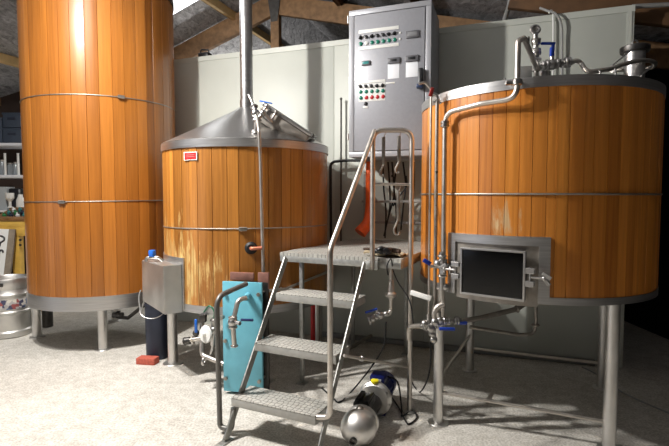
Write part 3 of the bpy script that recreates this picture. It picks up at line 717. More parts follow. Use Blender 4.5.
for py in (256, 276): b.torus(P(442, py, Ym), Z, .020, .008, 14)
b.sphere(P(445, 287, Ym), .024, u=12, v=8).torus(P(450, 270, Ym-.01), V((1, -.3, 0)), .026, .006, 16)
vc2 = part('upper_valve', b, CHROME, ml)
part('valve_handle', B().box(P(427, 262, Ym-.02), (.05, .018, .026), V((1, 0, -.6)), V((0, 1, 0)), bev=.004), BLUE, vc2, label='blue lever handle')
tag(part('white_bracket', B().box((P(410, 292, 2.98)+P(432, 299, 2.90))/2, (.14, .025, .03), P(432, 299, 2.9)-P(410, 292, 2.98), bev=.004).cyl(P(429, 297, 2.885), P(429, 297, 2.87), .012), WHITE), 'white bracket bar bolted between the stair post and mash tun pipes', 'bracket')
# pipes running away under the tun
up = thing('outlet_pipes', 'two steel pipes running under the mash tun to its outlets', 'pipework', Pz(500, 360, 0))
part('pipe', B().pipe([P(462, 321, 3.0), P(480, 318, 3.05), P(517, 309, 3.15), P(526, 303, 3.2), P(527, 298, 3.2)], .017, .06), DULL, up)
part('pipe', B().pipe([P(470, 327, 3.15), P(520, 335, 3.2), P(534, 334, 3.2), P(536, 322, 3.2), P(535.5, 300, 3.2)], .013, .06), DULL, up)
part('union', B().torus(P(535.5, 325, 3.2), Z, .018, .010, 16), DULL, up)
part('union', B().torus(P(517, 309, 3.15), V((1, .1, .3)), .02, .007, 16), DULL, up)

# ------------------------------------------------------------------ control cabinet on the wall
DEP = .48
f0, f1 = Pw(349, 157, .52), Pw(430, 157, .52)
ca = V((f0.x, f0.y, 0)); cbv = V((f1.x, f1.y, 0)); cw = (cbv-ca).length; cz0 = f0.z-.005; cz1 = Pw(348, 11.5, .52).z; ch = cz1-cz0
cc = (ca+cbv)/2
cab = thing('control_cabinet', 'large grey metal control cabinet with rows of knobs and buttons', 'cabinet', cc+N*DEP/2+Z*cz0)
part('body', B().box(cc+N*(DEP/2+.012)+Z*(cz0+ch/2), (cw, DEP-.02, ch), U, N, bev=.008), CAB, cab)
part('mounting_feet', B().box(cc+N*(DEP+.02)+Z*(cz0+.05)-U*.2, (.05, .03, .08), U, N).box(cc+N*(DEP+.02)+Z*(cz0+.05)+U*.2, (.05, .03, .08), U, N).box(cc+N*(DEP+.02)+Z*(cz1-.05), (.5, .03, .05), U, N), DARKSTEEL, cab)
b = B(); fw = .045
for ox, oz, w, h in ((0, ch/2-fw/2, cw, fw), (0, -ch/2+fw/2, cw, fw), (-cw/2+fw/2, 0, fw, ch-2*fw), (cw/2-fw/2, 0, fw, ch-2*fw)):
    b.box(cc+U*ox+Z*(cz0+ch/2+oz), (w, .016, h), U, N, bev=.004)
part('door_surround', b, mat('cabinet_edge', (174, 175, 180), .35, .25), cab)
door = part('door', B().box(cc+Z*(cz0+ch/2)-N*.004, (cw-2*fw-.012, .02, ch-2*fw-.012), U, N, bev=.004), CAB, cab)
def onc(px, py): return Pw(px, py, .534)
def cabplate(name, px0, py0, px1, py1, m, th=.004, slope=-.13, bev=.001, lift=0):
    # px,py of the left-top and right-bottom corners; edges follow the door's own axes
    cxx, cyy = (px0+px1)/2, (py0+py1)/2; q = onc(cxx, cyy); w = (onc(px1, cyy)-onc(px0, cyy)); w = abs(V((w.x, w.y, 0)).dot(U)); h = abs(onc(cxx, py1).z-onc(cxx, py0).z)
    return part(name, B().box(q-N*(th/2+lift), (w, th, h), U, N, bev=bev), m, door)
# each rectangle centred where it stands on the door
cabplate('label_strip', 358.5, 28.0, 398.5, 31.6, WHITE); cabplate('label_strip', 358.5, 44.9, 398.5, 48.3, WHITE)
cabplate('label_strip', 358.5, 80.4, 385.5, 83.0, WHITE); cabplate('label_strip', 385.5, 82.2, 395, 83.6, WHITE)
cabplate('label_panel', 358.5, 83.3, 385, 101.2, WHITE, th=.002)
def knob(px, py, k):
    q = onc(px, py); a = random.Random(k).choice((.6, -.6, 0, .9))
    d = U*math.cos(a)+Z*math.sin(a)
    part('selector_knob', B().lathe(q, -N, [(.0155, 0), (.0155, .006), (.012, .008)], 16).box(q-N*.016, (.034, .016, .011), d, N, bev=.002), BLACKP, door)
def button(px, py, m):
    q = onc(px, py); o = part('push_button', B().lathe(q, -N, [(.0165, 0), (.0165, .007), (.013, .009)], 18), m, door)
    return o
for k in range(7):
    x = 360.5+5.65*k; y0 = 37.8-.72*k; 
    knob(x, y0, k); button(x+.2, 44-.7*k, GREENB if k != 1 else WHITE)
for k in range(5):
    x = 360.5+5.5*k
    knob(x, 86.6-.25*k, 20+k); button(x+.3, 92-.3*k, GREENB); button(x+.4, 98-.35*k, GREENB if k == 0 else REDB)
button(365.7, 103.8, BLACKP); cabplate('label_tag', 363, 106.2, 368, 108.2, WHITE)
for px, py in ((400.2, 33), (400, 39)):
    part('pilot_lamp', B().lathe(onc(px, py), -N, [(.009, 0), (.009, .006), (.005, .009)], 12), WHITE, door)
cabplate('meter', 406.2, 31, 419.2, 38, BEZEL, .014); cabplate('meter_screen', 407.8, 32.2, 417.2, 36.6, SCREEN, .002, lift=.014)
cabplate('teal_meter', 361.8, 61, 370.4, 65.6, BEZEL, .012); cabplate('teal_screen', 362.8, 61.8, 369, 64.4, TEAL, .002, lift=.012)
for x0, x1, y0, y1, y2 in ((388, 400, 58, 63.6, 78.6), (406, 418.5, 55.6, 61.6, 77)):
    cabplate('counter', x0, y0, x1, y1, BEZEL, .016); cabplate('counter_screen', x0+2, y0+1.6, x1-3, y1-1.8, BLACKP, .002, lift=.016)
    cabplate('paper_note', x0-.2, y1+.3, x1-.6, y2, PAPER, .002)
q = onc(421.3, 78)
part('handle', B().box(q-N*.02, (.036, .035, .15), U, N, bev=.006).box(q-N*.035-Z*.04, (.028, .03, .10), U, N, bev=.006), BLACKP, door)
part('lock', B().box(onc(420.5, 87)-N*.035, (.055, .05, .035), U, N, bev=.008), mat('lock_navy', (36, 52, 84), .4), door)
for k, zz in enumerate((.92, .12)): part('hinge', B().cyl(ca-U*.008+Z*(cz0+ch*zz)-N*.004, ca-U*.008+Z*(cz0+ch*zz+.06)-N*.004, .009), STEEL, cab)

# ------------------------------------------------------------------ stairs and platform
C0 = V((-.385, 3.43, 0))+UP*.022; F0 = V((-.649, 2.71, 0))+UP*.015
dp = .885; dd = 1.27; ht = 1.045
st = thing('access_stair', 'galvanised steel stair with three treads, platform and bent tube handrail', 'staircase', (C0+UP*.4+VP*.3))
def S(s, v, z): return C0+UP*s+VP*v+Z*z
def SF(s, t, z): return F0+UP*s+VP*t+Z*z
part('platform_deck', B().prism([S(s, v, ht-.024) for s, v in ((-.04, 0), (dp, 0), (dp, dd), (0, dd), (0, .46), (-.04, .26))], Z*.024), TREAD, st)
b = B()
for c, sz in ((S(dp/2, .012, ht-.045), (dp, .024, .045)), (S(-.02, .012, ht-.045), (.04, .024, .045)), (S(.012, dd/2, ht-.045), (.024, dd, .045)), (S(dp-.012, dd/2, ht-.045), (.024, dd, .045)), (S(dp/2, dd-.012, ht-.045), (dp, .024, .045))): b.box(c, sz, UP, VP, bev=.003)
part('deck_frame', b, GALV, st)
for s, v in ((.03, .20), (.56, 1.2), (.03, 1.2)):
    l = part('platform_leg', B().box(S(s, v, (ht-.05)/2+.003), (.03, .03, ht-.06), UP, VP, bev=.003), GALV, st)
    part('foot_plate', B().box(S(s, v, .004), (.07, .07, .008), UP, VP, bev=.002), GALV, l)
k_ = .717/1.045
for zt2, so_, to_ in ((.240, -.032, -.02), (.520, -.008, 0), (.80, .010, .035)):
    t0 = zt2*k_-.07+to_; tdep = .20; w = .575
    tr_ = part('tread', B().box(SF(.295+so_, t0+tdep/2, zt2-.004), (w, tdep, .008), UP, VP, bev=.002), TREAD, st)
    b = B().box(SF(.295+so_, t0+.004, zt2-.031), (w, .008, .044), UP, VP, bev=.002).box(SF(.295+so_, t0+tdep-.004, zt2-.031), (w, .008, .044), UP, VP).box(SF(.295+so_-w/2+.004, t0+tdep/2, zt2-.031), (.008, tdep, .044), UP, VP).box(SF(.295+so_+w/2-.004, t0+tdep/2, zt2-.031), (.008, tdep, .044), UP, VP)
    part('edge_plate', b, EDGE, tr_)
for s in (-.012, .59):
    a, e = SF(s, 0, .012), SF(s, (ht-.03)*k_, ht-.03); d = (e-a).normalized()
    o = part('stringer', B().box((a+e)/2, ((e-a).length, .045, .010), d, d.cross(UP), bev=.002), GALV, st)
    part('foot_plate', B().box(SF(s, -.02, .004), (.05, .14, .008), UP, VP, bev=.002), GALV, o)
# handrail
hA = V((.249, 3.085, 0)); hB = V((.506, 3.10, 0)); zt3 = 1.885
hr = part('handrail', B().tube(fillet([hA+Z*.97, hA+Z*zt3, hB+Z*zt3, hB+Z*.012], .075, 8), .0165, 14), PIPE, st)
lp = V((-.024, 2.53, 0)); lb = SF(.575, .10, .225)
part('sloping_rail', B().tube(fillet([V((lb.x-.03, lb.y+.01, .225)), V((lp.x+.0, lp.y, .235)), lp+Z*1.165, V((hA.x+.012, hA.y, zt3-.005))], {1: .05, 2: .10}, 8), .0155, 14), PIPE, st)
part('rung', B().cyl(hA+Z*P(378, 184, 3.09).z, hB+Z*P(378, 184.5, 3.09).z, .009), PIPE, st)
part('post_clamp', B().box(hA+Z*1.0+V((.0, .012, 0)), (.09, .03, .06), UP, VP, bev=.004).cyl(hA+V((.035, -.01, 1.0)), hA+V((.035, .03, 1.0)), .009), GALV, st)
part('foot_plate', B().lathe(hB, Z, [(.045, 0), (.045, .006), (.02, .012)], 20), GALV, hr)
ta, te = P(344, 355.5, 2.72), P(408, 367, 3.10)
part('tie_bar', B().cyl(ta, te, .0095), PIPE, st)
q = ta+(te-ta)*.25; part('tie_nut', B().lathe(q-(te-ta).normalized()*.015, te-ta, [(.010, 0), (.017, .004), (.017, .026), (.010, .03)], 8), CHROME, st)
g0 = P(217, 330, 2.82); gx = V((g0.x, g0.y, 0)); e = SF(-.02, .09, .17)
gp = [e, V((e.x-.012, e.y-.005, .035)), V((gx.x+.01, gx.y, .035)), V((gx.x, gx.y, P(217, 297, 2.82).z)), V((gx.x, gx.y, 0))+VP*.30+Z*(P(217, 297, 2.82).z+.03)]
part('lower_grab_rail', B().tube(fillet(gp, {1: .03, 2: .03, 3: .085}, 8), .0165, 14), mat('dark_rail', (112, 110, 106), .45, .5), st)

# ------------------------------------------------------------------ plate heat exchanger
hx = thing('plate_heat_exchanger', 'turquoise painted plate heat exchanger standing behind the stair', 'heat exchanger', Pz(246, 395, 0)+V((0, .1, 0)))
he0, he1 = V((-.818, 3.395, 0)), V((-.520, 3.325, 0)); hd_ = (he1-he0).normalized(); hn = V((-hd_.y, hd_.x, 0))
hz1 = P(242, 282, 3.38).z; hcn = (he0+he1)/2; hw_ = (he1-he0).length
fpz = part('front_plate', B().box(hcn+hn*.012+Z*(hz1/2+.012), (hw_, .024, hz1-.02), hd_, hn, bev=.003), CYAN, hx)
part('plate_pack', B().box(hcn+hn*.06+Z*(hz1/2), (hw_-.05, .07, hz1-.16), hd_, hn, bev=.002), BLACKR, hx)
part('rear_plate', B().box(hcn+hn*.108+Z*(hz1/2)+hd_*.02, (hw_-.02, .022, hz1-.02), hd_, hn, bev=.003), DARKSTEEL, hx)
part('top_lug', B().box(hcn+hn*.108+Z*(hz1+.025)-hd_*.045, (hw_*.62, .02, .06), hd_, hn, bev=.003), RUST, hx)
part('top_lug', B().box(hcn+hn*.108+Z*(hz1+.0)+hd_*.125, (.085, .02, .12), hd_, hn, bev=.003), RUST, hx)
for s in (-1, 1):
    for z in (.12, .40, hz1-.08):
        q = hcn+hd_*s*(hw_/2-.022)+Z*z; part('tie_bolt', B().cyl(q-hn*.02, q+hn*.1, .008, n=10).cyl(q-hn*.016, q, .015, n=6), DULL, hx)
pe = hcn+hd_*.045+Z*P(252, 297, 3.3).z
q1 = P(246, 298, 3.17); q2 = P(234, 309, 3.10); q3 = P(233, 322, 3.10); q4 = P(234.5, 347, 3.10)
part('port', B().cyl(pe+hn*.01, q1, .022, .020), CYAN, hx, label='turquoise port stub')
op = part('outlet_pipe', B().pipe([q1, P(238, 300, 3.12), q3, q4], .016, .07), PIPE, hx)
b = B().sphere(q3, .034, u=12, v=8).torus(q3+Z*.03, Z, .022, .009, 14).torus(q3-Z*.035, Z, .022, .009, 14).cyl(q3, q3+hd_*.06-hn*.02, .014)
part('pipe_lip', B().torus(q4+Z*.008, Z, .017, .009, 16), CHROME, op)
ov = part('outlet_valve', b, CHROME, op)
part('valve_handle', B().box(P(247, 320, 3.08), (.085, .016, .016), V((1, -.1, .0)), bev=.003), mat('valve_grip', (40, 50, 100), .4), ov)
part('port_bolt', B().cyl(P(223, 317, 3.37), P(223, 317, 3.37)-hn*.035, .016), DULL, hx)

# ------------------------------------------------------------------ booster pump on the floor
bc0 = Pz(358.5, 427.5, .112); rear = Pz(376.5, 395, .13)
pd = V((rear.x-bc0.x, rear.y-bc0.y, 0)).normalized(); ps = V((-pd.y, pd.x, 0)); pr = .105
pm = thing('booster_pump', 'small pump with round steel casing and blue motor on the floor', 'pump', V((bc0.x, bc0.y, 0))+pd*.2)
prof = [(.002, -pr*1.0)]+[(pr*math.cos(a), pr*math.sin(a)) for a in [math.radians(x) for x in range(-80, 31, 10)]]
part('casing', B().lathe(bc0, pd, prof+[(pr*.90, pr*.62), (pr*.98, pr*.66), (pr*.98, pr*.80), (pr*.6, pr*.86), (.05, pr*.9)], 36), STEEL, pm)
b = B().lathe(bc0+pd*-.098-Z*.028-ps*.0, -pd, [(.022, -.02), (.022, .018), (.015, .02), (.014, .004), (.001, .003)], 20)
part('inlet_plug', b, DARKSTEEL, pm)
part('filler_cap', B().lathe(bc0+Z*.092+pd*.03, Z, [(.022, 0), (.022, .014), (.012, .022), (.003, .022)], 14), DULL, pm)
part('neck', B().cyl(bc0+pd*.08, bc0+pd*.36, .055, n=24), DARKSTEEL, pm)
fc = bc0+pd*.385+Z*.015
part('flange_ring', B().lathe(fc, pd, [(.05, -.035), (.095, -.028), (.113, -.01), (.113, .015), (.095, .03), (.07, .032)], 32), STEEL, pm)
b = B()
for k in range(8):
    a = k*math.pi/4+.2; q = fc+(ps*math.cos(a)+Z*math.sin(a))*.100; b.cyl(q-pd*.022, q+pd*.01, .008, n=8)
part('flange_bolt', b, CHROME, pm)
part('bleed_cap', B().lathe(fc+Z*.106-pd*.005, Z, [(.018, 0), (.026, .004), (.026, .018), (.010, .022)], 14), YELLOW, pm, label='yellow cap')
tb = part('terminal_box', B().box(bc0+pd*.205+Z*.058+ps*.02, (.17, .10, .06), pd, ps, bev=.006), BLACKP, pm)
b = B()
for k in (-1, 1): b.box(bc0+pd*.205+Z*.093+ps*(.02+.028*k), (.15, .03, .018), pd, ps, bev=.004)
part('box_rib', b, BLACKP, tb)
b = B().cyl(fc+pd*.02, fc+pd*.23, .078, n=32)
for k in range(16):
    a = 2*math.pi*k/16; q = fc+pd*.115+(ps*math.cos(a)+Z*math.sin(a))*.080; b.box(q, (.17, .006, .018), pd, (ps*-math.sin(a)+Z*math.cos(a)))
part('motor', b, MOTOR, pm)
part('fan_cowl', B().lathe(fc+pd*.22, pd, [(.084, 0), (.086, .06), (.07, .075), (.02, .078)], 32), MOTOR, pm)
jb = part('junction_box', B().box(fc+pd*.11+Z*.10, (.12, .10, .055), pd, ps, bev=.010), MOTOR, pm)
part('name_strip', B().box(fc+pd*.048+Z*.105, (.004, .06, .014), pd, ps), WHITE, jb)
part('foot', B().box(fc+pd*.10-Z*.101, (.14, .13, .05), pd, ps, bev=.006), MOTOR, pm)
part('foot', B().box(bc0+pd*.06-Z*.098, (.05, .12, .026), pd, ps, bev=.004), DARKSTEEL, pm)
part('power_cable', B().tube(spline([fc+pd*.15+Z*.10-ps*.05, fc+pd*.16+Z*.06-ps*.12, V((fc.x, fc.y, .03))+pd*.10-ps*.16, Pz(402, 416, .01), Pz(412, 411, .008), Pz(417, 417, .008), Pz(409, 424, .008), Pz(404, 418, .018), Pz(399, 408, .008), Pz(391, 396, .008)]), .0055, 8), BLACKR, pm)

# ------------------------------------------------------------------ pipework under the platform edge
tp = thing('hose_valve', 'steel reducer and elbow with blue lever valve hanging below the platform edge', 'pipework', P(386, 318, 3.12))
Yt = 3.10
pv = [P(391, 262, Yt), P(391, 270, Yt)]
b = B().lathe(P(391, 310, Yt), Z, [(.013, 0), (.0135, P(391, 300, Yt).z-P(391, 310, Yt).z), (.017, .082), (.038, .092), (.040, .102), (.038, .112), (.026, .122), (.016, .20), (.0125, .205), (.0125, .30)], 20)
rd = part('reducer', b, PIPE, tp)
part('elbow', B().pipe([P(391, 312, Yt), P(390.5, 311, Yt), P(389.5, 314, Yt), P(382, 315, Yt), P(372, 318, Yt-.02)], .0145, .04), PIPE, tp)
b = B()
for px, py, r in ((386, 314, .02), (380, 315, .028), (376, 317, .022), (372, 318.5, .03)): b.sphere(P(px, py, Yt-.01), r, u=12, v=8)
b.torus(P(369.5, 320, Yt-.02), V((1, 0, .3)), .022, .010, 16).cyl(P(377, 317, Yt), P(377, 309, Yt), .010)
va3 = part('ball_valve', b, CHROME, tp)
part('valve_handle', B().box((P(365.5, 312.5, Yt-.03)+P(377, 309, Yt-.03))/2, (.085, .018, .014), P(377, 309, Yt-.03)-P(365.5, 312.5, Yt-.03), V((0, 1, 0)), bev=.004), BLUE, va3, label='blue lever handle')
part('hose_cable', B().tube(spline([P(388, 275, Yt-.03), P(387, 266, Yt-.04), P(391, 259, Yt-.06), P(393, 270, Yt-.02), P(398, 282, Yt-.02), P(410, 302, Yt-.08), P(414, 330, Yt-.08)]), .0045, 8), BLACKR, tp)

# cloth and glove lying on the corner of the platform
g = []
rnd = random.Random(4)
for i in range(7):
    row = []
    for j in range(12):
        s = .60+.024*j; v = .0+.03*i; z = ht+.008+.014*math.sin(j*.9+i)*math.sin(i*.8+.6)+.004*rnd.random()+(.012 if i < 5 else 0)
        row.append(S(s, v+.05, z+.006))
    g.append(row)
tag(part('folded_cloth', B().sheet(g, .012), CLOTH), 'crumpled tan cloth lying on the front corner of the platform', 'cloth')
b = B().tube(spline([S(.86, .05, ht+.045), S(.78, .07, ht+.052), S(.70, .08, ht+.05), S(.58, .09, ht+.045)]), [.016]*8+[.014]*8+[.010]*8+[.004], 10)
b2 = part('cloth_bundle', b, BROWNCLOTH); tag(b2, 'dark brown rolled cloth on top of the tan cloth', 'cloth')
b = B().sphere(S(.74, .03, ht+.05), .030, (1.2, .8, .9)).sphere(S(.78, .025, ht+.046), .028, (1.2, .9, .9)).cyl(S(.69, .03, ht+.04), S(.74, .03, ht+.045), .016)
tag(part('black_plug', b, BLACKP), 'black cable plug lying on the cloth at the platform corner', 'plug')

# spanners hanging from the top of the handrail
def hanger(px, py0, py1, lab, hookdir, Y):
    a, e = P(px, py0, Y), P(px, py1, Y)
    h = thing('hook_spanner', lab, 'spanner', a, 'hook spanners hanging in the handrail')
    part('shank', B().box((a+e)/2, (.022, .010, (a-e).length), bev=.003), DULL, h)
    part('hook', B().tube(spline([e+Z*.01, e+V((hookdir*.010, 0, -.015)), e+V((hookdir*.022, 0, -.04)), e+V((hookdir*.016, 0, -.062)), e+V((-hookdir*.002, 0, -.06))]), .008, 8), DULL, h)
    part('wire_loop', B().tube(spline([a-Z*.01, a+V((-.015*hookdir, 0, .03)), V((a.x-.03*hookdir, a.y, zt3+.018))]), .003, 6), CHROME, h)
hanger(383.5, 137, 166, 'grey hook spanner hanging nearest the sloping rail', -1, 3.085)
hanger(399, 136, 163, 'grey hook spanner hanging nearest the right handrail post', -1, 3.088)
zr = P(398, 184, 3.09).z
a, e = P(398.5, 190, 3.09), P(398, 221, 3.09)
h = thing('hook_spanner', 'grey hook spanner hanging from the rung in the handrail', 'spanner', a, 'hook spanners hanging in the handrail')
part('shank', B().box((a+e)/2, (.02, .010, (a-e).length), bev=.003), DULL, h)
part('hook', B().tube(spline([e+Z*.01, e+V((-.012, 0, -.025)), e+V((-.026, 0, -.06)), e+V((-.016, 0, -.088)), e+V((.004, 0, -.09)), e+V((.008, 0, -.07))]), .008, 8), DULL, h)
part('wire_loop', B().tube(spline([a-Z*.01, a+V((.012, 0, .02)), V((a.x+.005, a.y, zr+.010))]), .003, 6), CHROME, h)

# ------------------------------------------------------------------ on the wall behind the platform
ct = thing('cable_tray', 'pale metal cable tray rail on the wall under the control cabinet', 'cable tray', Pw(390, 200, .1))
for py, of in ((160.5, .10), (201.5, .2), (222, .10)):
    a, e = Pw(362, py, of), Pw(432, py, of); e.z = a.z; e = a+U*(e-a).dot(U)
    part('tray_rail', B().box((a+e)/2, ((e-a).length, .03, .022), U, N, bev=.003), GALV if py < 210 else CABLEG, ct)
b = B()
for px in (366, 428): 
    a, e = Pw(px, 160, .05), Pw(px, 222, .05); b.box((a+e)/2+N*.0, (.025, .09, abs(a.z-e.z)+.01), U, N)
part('tray_upright', b, GALV, ct)
rnd = random.Random(5)
for k, (px, py0, py1, px2) in enumerate(((383, 162, 238, 385), (388, 162, 236, 384), (392, 162, 215, 389), (397, 162, 236, 396), (403, 162, 230, 401), (411, 162, 234, 413), (414, 162, 239, 411), (406, 176, 206, 393))):
    off = .13
    pts = [Pw(px, py0, off), Pw(px+rnd.uniform(-3, 3), py0*.65+py1*.35, off+.02), Pw((px+px2)/2+rnd.uniform(-4, 4), py0*.35+py1*.65, off+.02), Pw(px2, py1, off)]
    labs = ['black cable hanging under the cabinet, nearest the left handrail post', 'black cable hanging second from the left handrail post', 'short black cable looping behind the handrail middle', 'black cable hanging behind the third hook spanner', 'black cable hanging just left of the right handrail post', 'black cable hanging just right of the right handrail post', 'black cable hanging nearest the mash tun', 'black cable looping sideways behind the handrail rung']
    tag(part('hanging_cable', B().tube(spline(pts), .008, 8), BLACKR), labs[k], 'cable', 'black cables hanging under the cabinet')
q = Pw(393, 176, .03); so = thing('wall_socket', 'small white socket box on the wall under the cabinet', 'socket', q)
part('box', B().box(q, (.05, .05, .07), U, N, bev=.006), WHITE, so); part('plug_hole', B().cyl(q-N*.024, q-N*.028, .012), BLACKP, so)
pts = [Pw(331, 240, .10), Pw(330.5, 190, .10), Pw(330.5, 162, .10), Pw(345, 160.5, .10), Pw(364, 160.5, .10)]
tag(part('black_conduit', B().pipe(pts, .014, .06), BLACKR), 'black conduit bending from the platform up under the control cabinet', 'conduit')
a, e = Pw(339.5, 99, .06), Pw(341, 238, .06)
tag(part('slender_rod', B().cyl(V((e.x, e.y, e.z-.2)), V((e.x, e.y, a.z)), .009).sphere(V((e.x, e.y, a.z)), .014, u=10, v=6), DARKSTEEL), 'thin dark upright rod standing against the wall left of the cabinet', 'rod')
pts = spline([Pw(369, 162, .34), Pw(369.5, 180, .35), Pw(370, 205, .36), Pw(368, 222, .42), Pw(360, 233, .48)], 8)
rr = [.028+.030*i/(len(pts)-1) for i in range(len(pts))]
tag(part('orange_hose', B().tube(pts, rr, 14), ORANGE), 'orange hose hanging down behind the left handrail post', 'hose')
tag(part('red_pole', B().cyl((Pz(313, 352, 0)), Pz(313, 352, 0)+Z*.485, .022), RED), 'red upright pole behind the stair treads', 'pole')
tag(part('grey_pole', B().cyl((Pz(318.5, 354, 0)), Pz(318.5, 354, 0)+Z*.485, .014), DULL), 'thin grey pole beside the red pole behind the stair', 'pole')
tag(part('cross_pipe', B().cyl(P(266, 291, 3.50), P(285, 289, 3.60), .012).cyl(P(285, 289, 3.62), P(330, 271, 4.0), .010).torus(P(281, 289.5, 3.60), V((1, .1, 0)), .014, .007, 12), PIPE), 'steel pipe running from the heat exchanger under the platform', 'pipe')
tag(part('floor_pipe', B().cyl(Pz(342, 353, .06), Pz(372, 335, .06), .016), DULL), 'steel pipe low behind the stair treads', 'pipe')
# dark cables on the floor and under the platform
tag(part('floor_cable', B().tube(spline([P(386, 322, 3.25), P(384, 345, 3.3), P(372, 366, 3.32), Pz(352, 391, .009), Pz(340, 402, .008), Pz(333, 398, .008), Pz(322, 388, .008)]), .006, 8), BLACKR), 'black cable dropping from the hose valve to the floor by the stair', 'cable')
tag(part('floor_cable', B().tube(spline([P(430, 335, 2.95), P(431, 355, 3.0), P(428, 378, 3.05), Pz(420, 392, .01), Pz(414, 386, .01), Pz(408, 376, .01)]), .0055, 8), BLACKR), 'black cable hanging in a loop from the valves by the mash tun leg', 'cable')
tag(part('floor_cable', B().tube(spline([Pz(582, 367, .006), Pz(596, 374, .006), Pz(622, 392, .006), Pz(650, 405, .006), Pz(690, 422, .006)]), .006, 8), CABLEG), 'pale cable lying on the dark floor at the right', 'cable')

# ------------------------------------------------------------------ conduits above the wall on the right
tag(part('white_conduit', B().tube(spline([Pw(549, 13, .06), Pw(551, 10.5, .05), Pw(553, 13, .04), Pw(553.3, 20, .03), Pw(553.3, 45, .03), Pw(553, 86, .03)]), .0075, 8), WHITE), 'thin white conduit dropping down the wall behind the lid valves', 'conduit')
tag(part('grey_hose', B().tube(spline([Pw(540, 8, .0), Pw(548, 11, .05), Pw(556, 14, .06), Pw(561, 24, .05), Pw(562, 40, .04), Pw(562, 90, .04)]), .010, 8), CABLEG), 'grey hose curving over the wall top beside the white conduit', 'hose')
tag(part('grey_conduit', B().tube(spline([P(511, -4, 4.5), P(509, 6, 4.5), P(505, 19, 4.45), P(503.5, 30, 4.4)]), .022, 10), GREY), 'grey conduit rising from behind the wall top to the roof', 'conduit')
tag(part('grey_conduit', B().cyl(P(632, 6.5, 3.95), P(720, 2, 3.8), .018), GREY), 'grey conduit running right from the end of the wall under the roof', 'conduit')
q = P(205, 56, 5.40)
bx = thing('black_tool_case', 'small black handled case on top of the wall left of the flue', 'case', (q.x, q.y, 3.008))
part('body', B().box((q.x, q.y, 3.04), (.13, .09, .06), U, N, bev=.012), BLACKP, bx); part('handle', B().tube(fillet([(q.x-.05, q.y, 3.06), (q.x-.045, q.y, 3.11), (q.x+.045, q.y-.02, 3.10), (q.x+.05, q.y-.02, 3.06)], .02), .009, 8), BLACKP, bx)

# ------------------------------------------------------------------ keg, bench, sign, shelf at far left
kg = thing('beer_keg', 'steel beer keg with a patterned coloured band beside the tall tank', 'keg', (-3.43, 4.90, 0))
kc = V((-3.43, 4.90, 0))
part('body', B().lathe(kc, Z, [(.185, 0), (.20, .01), (.20, .06), (.19, .075), (.197, .10), (.197, .24), (.205, .25), (.205, .27), (.197, .28), (.197, .42), (.205, .43), (.205, .45), (.197, .46), (.188, .50), (.15, .535), (.05, .55)], 40), STEEL, kg)
part('top_chime', B().lathe(kc, Z, [(.186, .495), (.199, .515), (.201, .60), (.196, .612), (.188, .60), (.184, .51)], 40, cap=(False, False)), STEEL, kg)
part('hand_hole', B().box(kc+V((.03, -.2, .56)), (.11, .006, .035), bev=.002), DARKSTEEL, kg)
part('printed_band', B().lathe(kc, Z, [(.198, .30), (.1985, .302), (.1985, .40), (.198, .402)], 48, cap=(False, False)), keg_band_mat(), kg)
bn = thing('pine_workbench', 'yellow pine workbench behind the keg', 'workbench', V((-4.1, 5.75, 0)))
bz = P(10, 222, 5.5).z
part('bench_top', B().box((-4.15, 5.725, bz-.03), (1.3, .54, .06), bev=.004), PINE, bn)
part('apron', B().box((-4.15, 5.47, bz-.11), (1.3, .04, .10), bev=.003), PINE, bn)
for x in (-3.72, -4.7):
    for y in (5.50, 5.94):
        part('leg', B().box((x, y, (bz-.06)/2), (.085, .085, bz-.06), bev=.004), PINE, bn)
b = B()
for px, py in ((20.3, 240), (20.3, 245)): b.cyl(P(px, py, 5.455), P(px, py, 5.44), .014)
part('bolt', b, BLACKP, bn)
# leaning sign: white board with black script in a weathered wooden frame
s0_, s1_ = V((-3.85, 5.03, .62)), P(15.5, 229, 5.36)
sg = thing('leaning_sign', 'white sign with black script in a grey wooden frame leaning on the bench', 'sign', V((-3.95, 5.2, .0)))
br = P(8, 277, 5.30); tr_ = P(13.5, 229.5, 5.41)
up_ = (tr_-br).normalized(); ri = V((.97, .2, 0)); ri = (ri-up_*ri.dot(up_)).normalized(); fo = ri.cross(up_).normalized()
if fo.y > 0: fo = -fo
W_, H_ = .52, 1.08
org = br+up_*(.5)  # frame runs on down to the floor behind the keg
def sp(a, c): return tr_-ri*a-up_*c
part('board', B().prism([sp(.03, .0), sp(W_, .0), sp(W_, H_), sp(.03, H_)], fo*.012), WHITE, sg)
part('frame_side', B().prism([sp(-.03, -.0), sp(.035, .0), sp(.035, H_), sp(-.03, H_)], fo*.03), mat('weathered_timber', (134, 122, 106), .8, 0, .2, 14, .2), sg)
def stroke(pts, r): return B().tube(spline([sp(a, c)+fo*.014 for a, c in pts], 5), r, 6)
part('script', stroke([(.19, .09), (.13, .08), (.085, .095), (.078, .13), (.11, .16), (.115, .20)], .010), BLACKP, sg)
part('script', stroke([(.20, .25), (.185, .36), (.16, .34), (.15, .25), (.14, .36)], .010), BLACKP, sg)
part('script', stroke([(.115, .37), (.11, .26), (.085, .245), (.07, .27)], .010), BLACKP, sg)
sh = thing('storage_shelf', 'white storage shelf with grey uprights behind the tall tank', 'shelf', V((-4.4, 6.3, 0)))
SY = 6.25
for py, h in ((143, .035), (175, .035), (210, .03)):
    z = P(10, py, SY-.2).z; part('shelf_board', B().box((-4.45, SY, z-h/2), (1.35, .42, h), bev=.003), SHELFW, sh)
for x in (-5.1, -3.80):
    for y in (SY-.19, SY+.19): part('upright', B().box((x, y, 1.2), (.03, .03, 2.4)), GREY, sh)
zs = P(10, 143, SY-.2).z
